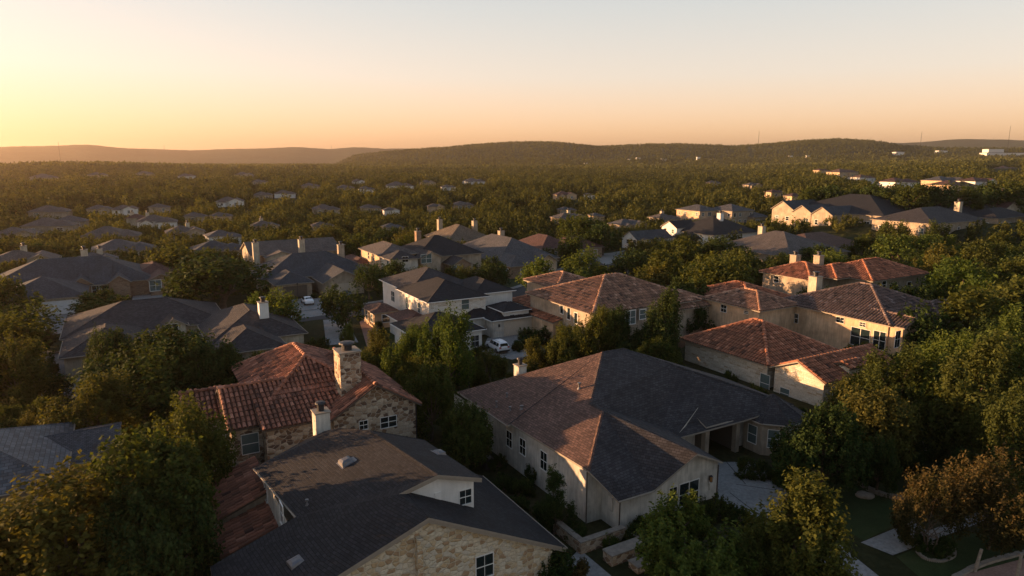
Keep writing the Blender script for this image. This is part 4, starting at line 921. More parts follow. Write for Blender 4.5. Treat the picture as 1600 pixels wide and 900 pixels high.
# near left slate roof, cut by the frame
w = [W(-20.0, -5.6, 57.5, 70.0, 4.6, .42, 'hip', 'slate', 'sand', .5), W(-22.0, -9.5, 52.0, 60, 3.6, .50, 'hip', 'slate', 'sand', .5), W(-6.6, -1.8, 62.0, 69.5, 4.0, .30, 'gx', 'sh_blue', 'sand', .4)]
house('house', 'house at the left edge with a silvery grey slate roof beside the big golden tree', 'house', w, near=True, short='silver slate-roofed house')
# ---------------------------------------------------------------- houses raised on the right
def far_house(u, v, wpx, ez, bz, th, roof, wall, label, short, seed=0, two=False, auto=4.5, chimn=0, depth=.8, name='house'):
    p = at(u, v, bz + ez); dist = math.hypot(p.x, p.y, CAMH - p.z); wd = wpx * dist / FPX
    rn = random.Random(seed * 17 + 3); th = rad(th); q = w2g(p, th)
    # footprint so that its silhouette spans wpx
    c_, s_ = abs(math.cos(th)), abs(math.sin(th)); X = wd / (c_ + depth * s_); Y = X * depth
    q.y += Y * 0.35
    x0, x1, y0, y1 = q.x - X / 2, q.x + X / 2, q.y - Y / 2, q.y + Y / 2
    ws = [W(x0, x1 - X * .22, y0 + Y * .12, y1, ez, .36 if two else .42, 'hip', roof, wall, .5), W(x0 + X * .5, x1, y0, y1 - Y * rn.uniform(.2, .4), ez - rn.uniform(0, .4), .42, rn.choice(['hip', 'hip', 'gy']), roof, wall, .5)]
    if rn.random() < .6 and wd > 12: ws.append(W(x0 + X * .1, x0 + X * .38, y0 - Y * .08, y0 + Y * .4, max(2.8, ez - .5), .5, rn.choice(['gy', 'hip']), roof, wall, .4))
    ch = [(rn.uniform(x0 + X * .2, x1 - X * .3), y1 - Y * .3, 1.3, 1.3, ez + Y * .2 + .7, 'cream') for _ in range(chimn)]
    return house(name, label, 'house', ws, th=th, bz=bz, auto=auto, short=short, chim=ch)
w = [W(206.0, 236.0, 126.0, 163.0, 4.4, .36, 'hip', 'sh_black', 'sand', .5), W(200.0, 216.0, 154.5, 163.2, 4.8, .62, 'gx', 'sh_blue', 'sand', .4), W(198.0, 214.0, 146.0, 153.0, 4.4, .62, 'gx', 'sh_blue', 'sand', .4), W(197.0, 212.0, 137.5, 145.0, 4.2, .62, 'gx', 'sh_blue', 'sand', .4)]
house('house', 'large dark-roofed house with three small sunlit gables on its left front', 'house', w, bz=6.0, short='dark house with sunlit gables', auto=3.4)
w = [W(226.0, 264.0, 116.0, 138.0, 4.2, .36, 'hip', 'sh_black', 'sand', .5), W(200.0, 228.0, 108.0, 126.0, 4.0, .40, 'hip', 'sh_charcoal', 'sand', .5), W(236, 256, 108, 120, 4.0, .4, 'hip', 'sh_black', 'sand', .5)]
house('house', 'very wide black-roofed house with one pale chimney, half hidden by the right-hand wood', 'house', w, bz=5.8, short='wide black-roofed house', auto=5, chim=[(232.0, 118.0, 1.7, 1.7, 8.6, 'cream')])
far_house(1578, 320, 115, 4.0, 8, 25, 'sh_redbrown', 'cream', 'house with a long low dark red roof cut by the right edge', 'low red roof at the right edge', 4)
far_house(1590, 303, 60, 5.5, 8, 25, 'tile_brown', 'cream', 'cream house with brown roof at the right edge above the long red roof', 'cream house at the right edge', 6, True)
far_house(1415, 284, 50, 5.2, 8, 22, 'sh_redbrown', 'white', 'white two-storey house with dark red roof beside the distant road', 'white house by the distant road', 7, True, 3)
far_house(1487, 282, 50, 5.2, 8, 22, 'sh_grey', 'tan', 'tan two-storey house with a flat-looking grey green roof, sunlit at its left', 'tan grey-roofed distant house', 8, True, 3)
far_house(1503, 289, 56, 5.2, 8, 22, 'sh_redbrown', 'tan', 'sunlit tan house with dark red roof in front of the distant grey-roofed one', 'sunlit tan distant house', 9, True, 3)
far_house(1538, 283, 44, 5.2, 8, 22, 'sh_redbrown', 'white', 'white distant house with red roof, rightmost of the row by the road', 'rightmost white distant house', 10, True, 3)
far_house(1582, 265, 36, 4, 8, 22, 'sh_brown_and_lit', 'white', 'small brown-roofed white house near the right edge under the hills', 'small house near the right edge', 11)
far_house(1287, 266, 20, 5, 8, 22, 'sh_redbrown', 'tan', 'small orange-lit building at the far end of the distant road', 'orange-lit building at the road end', 12, False, 6)
far_house(1325, 269, 40, 5, 8, 22, 'sh_brown_and_lit', 'tan', 'long tan building above the bend of the distant road', 'long tan building above the road', 13)
far_house(1355, 277, 30, 4, 8, 22, 'sh_brown_and_lit', 'white', 'small white-walled house below the bend of the distant road', 'white-walled house below the road', 14)
# ---------------------------------------------------------------- middle and far houses among the trees
FH = [ # u, v, width px, storey height, angle, roof, wall, label, short, chimneys
 (35, 408, 95, 3.4, 30, 'sh_weather', 'cream', 'house with a faded brown roof and one cream gable at the left edge', 'faded brown-roofed house at the left edge', 1),
 (150, 405, 60, 3.2, 30, 'sh_grey', 'sand', 'low grey-roofed house just behind the blue-grey one', 'low grey-roofed house', 1),
 (195, 389, 95, 3.2, 30, 'sh_grey', 'sand', 'grey house with several small hips right behind the red-brown brick house', 'grey house of small hips', 0),
 (172, 368, 85, 3.2, 20, 'sh_weather', 'sand', 'house with one broad pinkish brown hip in the left middle distance', 'broad pinkish-hipped house', 0),
 (75, 352, 70, 3.2, 20, 'sh_weather', 'sand', 'low brown roof under trees in the left middle distance', 'low brown roof at left', 0),
 (22, 366, 60, 3.2, 20, 'sh_weather', 'sand', 'brown roof near the left edge above the faded house', 'brown roof near the left edge', 0),
 (290, 362, 60, 3.4, 28, 'sh_weather', 'sand', 'brown-roofed house with a pale chimney left of the white garage', 'brown-roofed house with pale chimney', 1),
 (352, 368, 58, 3.2, 32, 'sh_grey', 'white', 'grey-roofed house with a small bright white garage wall', 'grey house with bright garage wall', 0),
 (345, 390, 90, 3.2, 30, 'sh_blue', 'sand', 'blue-grey roofed house half sunk in trees below the bright garage', 'sunken blue-grey house', 0),
 (215, 340, 34, 3.4, 20, 'sh_redbrown', 'cream', 'reddish house with a tall chimney left of the white-walled pair', 'reddish house with tall chimney', 1),
 (245, 345, 60, 3.4, 24, 'sh_weather', 'white', 'white-walled house with pinkish hips and a tall white chimney', 'white-walled pinkish-hipped house', 1),
 (358, 314, 42, 3.4, 15, 'sh_weather', 'white', 'lone white-walled house with a wide brown roof in the left distance', 'lone white-walled distant house', 0),
 (193, 326, 34, 3.2, 15, 'sh_weather', 'white', 'small hip-roofed white house in the left distance', 'small white left distance house', 0),
 (154, 326, 34, 3.2, 15, 'sh_weather', 'sand', 'small brown hipped house at the left of the small white one', 'small brown left distance house', 0),
 (248, 323, 30, 3.2, 15, 'sh_weather', 'sand', 'tiny brown roof right of the small white distant house', 'tiny brown distant roof', 0),
 (75, 330, 52, 3.2, 15, 'sh_weather', 'sand', 'low brown roof far left among dark trees', 'low far left roof', 0),
 (110, 344, 40, 3.2, 15, 'sh_grey', 'sand', 'small grey roof above the broad pinkish hip', 'small grey roof at left', 0),
 (305, 337, 34, 3.2, 18, 'sh_weather', 'sand', 'small brown roof between the white-walled houses', 'small brown roof between white houses', 0),
 (345, 337, 34, 3.2, 18, 'sh_weather', 'tan', 'small tan house right of the white-walled pair', 'small tan left middle house', 0),
 (515, 381, 50, 3.4, 28, 'sh_redbrown', 'tan', 'small reddish-roofed tan house above the weathered pinkish roof', 'small reddish-roofed tan house', 0),
 (415, 352, 46, 3.2, 22, 'sh_weather', 'tan', 'pinkish-roofed house with lit chimney in the left centre', 'pinkish-roofed left centre house', 1),
 (505, 352, 36, 3.2, 22, 'sh_weather', 'sand', 'low reddish-grey roof in the centre left distance', 'low reddish-grey roof', 0),
 (615, 354, 36, 3.2, 22, 'sh_grey', 'sand', 'low grey roof above the black and pink-roofed house', 'low grey roof in the centre', 0),
 (510, 326, 46, 3.2, 18, 'sh_weather', 'sand', 'wide brown roof in the centre left distance', 'wide brown centre left roof', 0),
 (580, 324, 34, 3.2, 18, 'sh_weather', 'sand', 'brown roof partly behind trees in the centre distance', 'brown centre distance roof', 0),
 (612, 328, 28, 3.2, 18, 'sh_grey', 'white', 'small grey roof with white wall in the centre distance', 'small grey centre distance house', 0),
 (682, 322, 28, 3.2, 18, 'sh_weather', 'tan', 'small sunlit house with brown roof right of centre-left distance', 'small sunlit centre house', 0),
 (725, 319, 34, 3.2, 18, 'sh_weather', 'sand', 'brown roof standing left of the empty treetops in the centre', 'brown roof left of centre', 0),
 (445, 302, 34, 3.4, 14, 'sh_weather', 'white', 'distant brown roof with white wall, left in the far group', 'left white-walled far roof', 0),
 (410, 304, 30, 3.4, 14, 'sh_weather', 'sand', 'distant brown roof, leftmost of the far central group', 'leftmost far central roof', 0),
 (405, 284, 26, 3.4, 14, 'sh_weather', 'sand', 'far dark roof high at the left of the central group', 'high far left roof', 0),
 (540, 293, 30, 3.4, 14, 'sh_weather', 'sand', 'far brown roof in the middle of the far central group', 'far brown middle roof', 0),
 (485, 290, 30, 3.4, 14, 'sh_weather', 'sand', 'far roof left of the far brown middle one', 'far roof left of middle', 0),
 (625, 290, 46, 3.4, 14, 'sh_weather', 'white', 'far double house with two brown hips and white gable ends', 'far double-hipped house', 0),
 (573, 295, 28, 3.4, 14, 'sh_grey', 'white', 'far pale grey roof with white wall left of the double-hipped one', 'far pale grey roof', 0),
 (560, 283, 22, 3.4, 14, 'sh_weather', 'white', 'tiny far white-fronted house above the pale grey roof', 'tiny far white-fronted house', 0),
 (669, 285, 26, 3.4, 14, 'sh_weather', 'sand', 'far brown hip to the right of the double-hipped house', 'far brown hip right of double one', 0),
 (701, 292, 24, 3.4, 14, 'sh_weather', 'white', 'far small house with white wall below the right brown hip', 'far small white-walled house', 0),
 (742, 283, 36, 3.4, 14, 'sh_weather', 'white', 'far white-walled house with wide brown roof, rightmost of the central group', 'rightmost far central house', 0),
 (885, 304, 36, 3.4, 14, 'sh_redbrown', 'tan', 'lone far red-roofed house in the wood right of centre', 'lone far red-roofed house', 0),
 (922, 304, 16, 3.4, 14, 'sh_grey', 'white', 'tiny grey and white house beside the lone far red-roofed one', 'tiny grey white house', 0),
 (888, 327, 28, 3.2, 20, 'sh_grey', 'sand', 'small grey roof in treetops below the lone red-roofed house', 'small grey treetop roof', 0),
 (895, 340, 56, 3.4, 26, 'sh_weather', 'tan', 'pinkish-roofed house with sunlit chimney above the round central trees', 'pinkish-roofed central house', 1),
 (935, 336, 24, 3.4, 26, 'sh_grey', 'tan', 'small sunlit house just right of the pinkish-roofed central one', 'small sunlit house right of centre', 0),
 (988, 350, 56, 3.6, 26, 'sh_grey', 'sand', 'large plain grey roof left of the large white house', 'large plain grey roof', 0),
 (1045, 340, 46, 3.4, 26, 'sh_weather', 'sand', 'brown roof with a tall pale chimney between grey roof and white house', 'brown roof with tall chimney', 1),
 (1117, 285, 20, 3.4, 16, 'sh_weather', 'sand', 'tiny far roof in the wood above the sunlit two-storey house', 'tiny far roof right of centre', 0),
 (1180, 289, 26, 3.4, 16, 'sh_weather', 'sand', 'small far brown roof left of the distant road', 'small far roof left of road', 0),
 (1215, 300, 26, 3.4, 16, 'sh_redbrown', 'tan', 'small far red roof with sunlit gable left of the dark gabled house', 'small far red roof', 0),
 (1248, 306, 30, 3.4, 20, 'sh_redbrown', 'tan', 'far red-roofed house with pale wall just left of the dark gabled house', 'far red-roofed house', 0),
 (290, 275, 24, 3.4, 10, 'sh_weather', 'white', 'far brown roof high on the left wooded rise', 'far roof on the left rise', 0),
 (225, 271, 24, 3.4, 10, 'sh_weather', 'sand', 'far brown roof farther left on the wooded rise', 'far roof farther left on the rise', 0),
 (150, 273, 24, 3.4, 10, 'sh_weather', 'sand', 'faint brown roof on the left wooded rise near its top', 'faint roof on the rise', 0),
 (65, 277, 34, 3.4, 10, 'sh_weather', 'sand', 'wide faint roof at the far left below the rise', 'wide faint far left roof', 0),
 (380, 273, 28, 3.4, 10, 'sh_weather', 'sand', 'wide faint roof at the foot of the hazy hills', 'wide faint roof below the hills', 0),
]
for k_, (u, v, wp, ez, ang, ro_, wa, lb, shn, chn) in enumerate(FH):
    far_house(u, v, wp, ez, float(terrain_h(*at(u, v, ez)[:2])), ang, ro_, wa, lb, shn, k_ + 30, False, 4.5 if v > 310 else 7, chn)
# tiny pale buildings on the hill slopes
HB = [(915, 258, 5, 'leftmost pale building on the slope of the central hill'), (984, 252, 5, 'pale building low on the central hill, left of the trio'), (997, 250, 6, 'brightest pale building of the central hill trio'), (1037, 252, 7, 'pale building right of the central hill trio'),
      (1091, 249, 5, 'small pale building high on the central hill slope'), (1112, 252, 8, 'wide pale building low on the right part of the central hill'), (1235, 247, 5, 'pale building left of the mast on the right slope'), (1262, 247, 5, 'pale building nearest the mast on the right slope'),
      (1403, 241, 12, 'long white building on the right-hand slope'), (1470, 239, 12, 'long white building farther right on the slope')]
def hill_hit(u, v):
    d = ray(u, v); t = 300.0
    while t < 9000:
        p = Vector((0, 0, CAMH)) + d * t
        if float(terrain_h(p.x, p.y)) > p.z - 3: return p
        t += 12
    return None
for u, v, wpx, lb in HB:
    p = hill_hit(u, v)
    if p is None: continue
    sz = wpx * p.length / FPX; zb = float(terrain_h(p.x, p.y)); rt = empty('building', (p.x, p.y, zb), rad(10)); tag(rt, lb, 'building')
    w = W(-sz / 2, sz / 2, -sz / 3, sz / 3, 9, .18, 'hip', 'sh_grey', 'white', .6); P, R = wing_polys(w); mb = MB(); roof_solid(mb, P); mb.build('roof', ['sh_grey', 'wtrim'], rt); mb = MB(); wing_wall(mb, w); mb.build('wall', 'white', rt)
# big white building on the right horizon
p = hill_hit(1570, 243) or at(1570, 249.5, 8); sz = 55 * p.length / FPX; zb = float(terrain_h(p.x, p.y)) + 2
rt = empty('building', (p.x, p.y, zb), 0); tag(rt, 'long flat white building with a raised block at its left, under the tall mast', 'building')
mb = MB(); mb.box(-sz * .5, sz * .6, -15, 15, 0, 8); mb.build('wall', 'white', rt); mb = MB(); mb.box(-sz * .45, -sz * .1, -12, 14, 8, 18); mb.build('upper_block', 'white', rt); mb = MB(); mb.box(-sz * .52, sz * .62, -16, 16, 8.003, 9); mb.build('roof', 'sh_grey', rt)
# ---------------------------------------------------------------- radio masts on the skyline
MS = [(95, 256, 222, 1500, 'thin radio mast at the far left before the glowing hills'), (257, 236, 227, 6000, 'short hilltop mast in the left distance'), (518, 236, 227, 6000, 'short mast above the left end of the central hill'), (1185, 224, 205, 3000, 'thin mast on the crest right of centre'),
      (1290, 262, 246, 900, 'pole with a lamp head at the distant road'), (1438, 228, 206, 3300, 'thin mast between the right-hand hills'), (1552, 222, 215, 5600, 'stub mast on the right skyline'), (1573, 243, 197, 1500, 'tallest mast, above the white building at right'), (1360, 225, 216, 3000, 'faint stub mast on the flat hilltop')]
for u, vb, vt, dist, lb in MS:
    d = ray(u, vb); k_ = dist / d.y; x, y = d.x * k_, d.y * k_; z0 = float(terrain_h(x, y)) - 1; zt = CAMH + ray(u, vt).z / ray(u, vt).y * dist
    r_ = max(.22, dist / FPX * .28); rt = empty('radio_mast', (x, y, z0)); tag(rt, lb, 'mast')
    mb = MB(); hh = zt - z0
    for q in range(3):
        an = q * 2.094; mb.tube((r_ * math.cos(an), r_ * math.sin(an), 0), (r_ * .4 * math.cos(an), r_ * .4 * math.sin(an), hh), r_ * .35, n=5)
    for q in range(10):
        z = hh * q / 10; rr = r_ * (1 - .6 * q / 10)
        for s in range(3):
            a1, a2 = s * 2.094, (s + 1) * 2.094; mb.tube((rr * math.cos(a1), rr * math.sin(a1), z), (rr * math.cos(a2), rr * math.sin(a2), z + hh / 10), r_ * .15, n=4)
    mb.build('lattice', 'dmetal', rt); mb = MB(); mb.tube((0, 0, hh), (0, 0, hh + r_ * 8), r_ * .2, n=5)
    if dist < 1000: mb.box(-1.2, 1.2, -.3, .3, hh - .5, hh)
    mb.build('antenna', 'metal', rt)
# ------------------------------------------------------------------ trees
def unit(v): return v / np.maximum(np.linalg.norm(v, axis=-1, keepdims=True), 1e-9)
def crown_arrays(seed, nl, ncl, nleaf, rx, rz, cz, leaf, lump=.45, up=.5, spray=.5, base_cut=-.75, redtip=False, cone=False, nj=.75, cs=.135):
    """leaf quads gathered in sprays on the skin of several lumps; returns verts, n, tint and the limb ends"""
    g_ = np.random.default_rng(seed)
    # lumps
    c = unit(g_.normal(size=(nl, 3))); c[:, 2] = np.abs(c[:, 2]) * 1.0 - .35; c = c * g_.uniform(.38, .86, (nl, 1))
    if cone: 
        c = np.stack([g_.normal(0, .22, nl), g_.normal(0, .22, nl), np.linspace(-.8, .85, nl)], -1); c[:, :2] *= (1 - .45 * (c[:, 2:3] + 1) / 2) * 1.6
    lr = g_.uniform(lump * .75, lump * 1.2, nl)
    if cone: lr = lump * (1.25 - .42 * (c[:, 2] + 1)) * g_.uniform(.85, 1.15, nl)
    pick = g_.choice(nl, ncl, p=lr ** 2 / (lr ** 2).sum()); d = unit(g_.normal(size=(ncl, 3)) + np.array([0, 0, .35])); out = unit(c)
    d = unit(d + out[pick] * .6)
    p = c[pick] + d * (lr[pick] * g_.uniform(.72, 1.12, ncl))[:, None]
    ok = p[:, 2] > base_cut; p = p[ok]; d = d[ok]; ncl = len(p)
    S_ = np.array([rx, rx, rz]); pw = p * S_; 
    cr = g_.uniform(.6, 1.35, ncl) * rx * cs            # spray radius
    ax = unit(d + np.array([0, 0, up])); ct = g_.uniform(-.18, .18, ncl)
    k = np.repeat(np.arange(ncl), nleaf); n = len(k)
    along = g_.uniform(-.9, 1.0, n); off = g_.normal(size=(n, 3)) * .55 * (1 - .45 * np.clip(along, 0, 1))[:, None]
    q = pw[k] + (ax[k] * (along * (1 + spray))[:, None] + off) * cr[k][:, None]
    hr = np.percentile(np.hypot(q[:, 0], q[:, 1]), 97); q[:, :2] *= rx / hr
    z1_, z0_ = np.percentile(q[:, 2], 99), np.percentile(q[:, 2], 1); fz = np.array([2 * rz / (z1_ - z0_), (z1_ + z0_) / 2]); q[:, 2] = (q[:, 2] - fz[1]) * fz[0] + cz
    nm = unit(d[k] * .7 + g_.normal(size=(n, 3)) * nj + np.array([0, 0, .35]))
    t = unit(np.cross(nm, g_.normal(size=(n, 3)))); b = np.cross(nm, t)
    l = leaf * g_.uniform(.7, 1.3, n)[:, None]
    v = np.stack([q - t * l * .55, q + b * l * .30 , q + t * l * .55, q - b * l * .30], 1).reshape(-1, 3)
    tint = np.clip(.45 + ct[k] + g_.normal(0, .16, n) + .10 * along, 0, 1)
    if redtip: tint = np.clip(.25 + .45 * (along > .45) * (pw[k][:, 2] > -.1 * rz) + g_.normal(0, .12, n), 0, 1)
    fx = lambda a: np.stack([a[:, 0] * rx / hr, a[:, 1] * rx / hr, (a[:, 2] - fz[1]) * fz[0] + cz], -1)
    ends = fx(pw[:: max(1, ncl // 46)]); lumps = fx(c * S_)
    return v, n, tint, ends, lumps
def trunk_mesh(name, lumps, ends, h0, r0, seed, multi=1):
    mb = MB(); g_ = random.Random(seed); nodes = []
    for s in range(multi):
        sx, sy = (g_.uniform(-.15, .15), g_.uniform(-.15, .15)) if multi > 1 else (0, 0)
        a = Vector((sx, sy, -.3)); fork = Vector((g_.uniform(-.25, .25) + sx * 3, g_.uniform(-.25, .25) + sy * 3, h0))
        mid = (a + fork) / 2 + Vector((g_.uniform(-.12, .12), g_.uniform(-.12, .12), 0)); rr = r0 / math.sqrt(multi)
        mb.tube(a, mid, rr * 1.25, rr * .92, 9); mb.tube(mid, fork, rr * .92, rr * .75, 9, cap=False)
        for i, lc in enumerate(lumps):
            if multi > 1 and i % multi != s: continue
            lc = Vector(lc); m1 = fork.lerp(lc, .5) + Vector((g_.uniform(-.3, .3), g_.uniform(-.3, .3), -.25)); mb.tube(fork, m1, rr * .5, rr * .33, 6, cap=False); mb.tube(m1, lc, rr * .33, rr * .16, 6, cap=False); nodes += [m1, lc]
    for e in ends:
        e = Vector(e); nb = min(nodes, key=lambda q: (q - e).length); mb.tube(nb, e, r0 * .13, r0 * .04, 4, cap=False)
    o = mb.build(name, 'bark', smooth=True, merge=False); me = o.data; bpy.data.objects.remove(o); return me
PROTO = {}
def make_proto(key, lod, **k):
    h0 = k.pop('h0'); r0 = k.pop('r0'); multi = k.pop('multi', 1); seed = k['seed']
    v, n, t, ends, lumps = crown_arrays(**k)
    cm = mesh_np('crown', v, n, ['leaf_olive'], t, link=False)
    tm = trunk_mesh('trunk', lumps, ends if lod == 'near' else ends[:6], h0, r0, seed, multi)
    PROTO.setdefault((key, lod), []).append((cm, tm, k['rx'], k['cz'], k['rz']))
for sd_ in (1, 2, 3, 9):
    make_proto('oak', 'near', seed=sd_, nl=15, ncl=420, nleaf=55, rx=4.0, rz=3.1, cz=4.3, leaf=.25, lump=.40, cs=.092, nj=.55, h0=1.7, r0=.28, base_cut=-.8)
for sd_ in (4, 5, 12):
    make_proto('loose', 'near', seed=sd_, nl=17, ncl=340, nleaf=50, rx=3.6, rz=3.8, cz=5.0, leaf=.24, lump=.31, cs=.10, nj=.55, up=.9, spray=1.2, h0=2.3, r0=.2, base_cut=-.85)
make_proto('cone', 'near', seed=6, nl=10, ncl=240, nleaf=90, rx=2.0, rz=3.6, cz=3.9, leaf=.13, lump=.42, up=.3, h0=1.2, r0=.16, cone=True, base_cut=-1.2)
make_proto('red', 'near', seed=7, nl=13, ncl=240, nleaf=45, rx=2.9, rz=2.7, cz=3.9, leaf=.19, cs=.10, lump=.36, up=1.1, spray=1.5, h0=1.4, r0=.12, redtip=True, multi=3)
for sd_ in (21, 22, 23, 24, 25, 26):
    make_proto('oak', 'mid', seed=sd_, nl=11, ncl=150, nleaf=26, rx=4.0, rz=3.0, cz=4.2, leaf=.42, lump=.46, h0=1.7, r0=.28, base_cut=-.85)
for sd_ in (31, 32, 33):
    make_proto('loose', 'mid', seed=sd_, nl=13, ncl=130, nleaf=24, rx=3.6, rz=3.6, cz=4.8, leaf=.40, lump=.38, up=.9, spray=1.1, h0=2.2, r0=.2, base_cut=-.9)
make_proto('cone', 'mid', seed=41, nl=9, ncl=110, nleaf=22, rx=2.2, rz=3.6, cz=3.9, leaf=.36, lump=.42, up=.3, h0=1.2, r0=.16, cone=True, base_cut=-1.2)
make_proto('shrub', 'near', seed=51, nl=9, ncl=120, nleaf=60, rx=1.0, rz=.75, cz=.55, leaf=.10, lump=.5, h0=.2, r0=.04, base_cut=-.9)
make_proto('shrub', 'near', seed=52, nl=9, ncl=100, nleaf=60, rx=1.0, rz=.85, cz=.6, leaf=.10, lump=.42, up=.9, spray=.9, h0=.2, r0=.04, base_cut=-.9)
COLS = ['leaf_olive', 'leaf_dark', 'leaf_bright', 'leaf_gold', 'leaf_red']
TREES = []     # (root, x, y, radius, height, kind words)
def plant(kind, x, y, radius, height, col, label, group=None, name='tree', cat='tree', lod=None, z=None, rec=True):
    d = math.hypot(x, y); lod = lod or ('near' if d < 105 else 'mid')
    if kind in ('red', 'shrub'): lod = 'near'
    P = PROTO[(kind, lod)]; idx = int(random.random() * len(P)); cm, tm, rx, cz, rz = P[idx]
    z = float(terrain_h(x, y)) if z is None else z
    root = empty(name, (x, y, z - .05), random.uniform(0, 6.28)); s = radius / rx; sz = height / (cz + rz)
    root.scale = (s, s, sz)
    c = bpy.data.objects.new('crown' if name == 'tree' else 'foliage', cm); COL.objects.link(c); c.parent = root
    c.material_slots[0].link = 'OBJECT'; c.material_slots[0].material = M[col]
    t = bpy.data.objects.new('trunk' if name == 'tree' else 'stem', tm); COL.objects.link(t); t.parent = root
    tag(root, label, cat, group)
    if rec: TREES.append((x, y, radius, height, root, kind, col))
    return root
def ptree(u, v, hw, kind, col, label, h=None, zc=4.0, sq=1.0, lod=None, name='tree', cat='tree', group=None):
    """crown centre seen at (u,v), half width hw picture pixels at 1600 wide"""
    hh = h; zc = .57 * h
    p = at(u, v, zc)
    for _ in range(4): p = at(u, v, zc + float(terrain_h(p.x, p.y)))
    dist = math.hypot(p.x, p.y, CAMH - p.z); r_ = hw * dist / FPX
    return plant(kind, p.x, p.y, r_, hh, col, label, group, name, cat, lod)
B, D, O, G_, R_ = 'leaf_bright', 'leaf_dark', 'leaf_olive', 'leaf_gold', 'leaf_red'
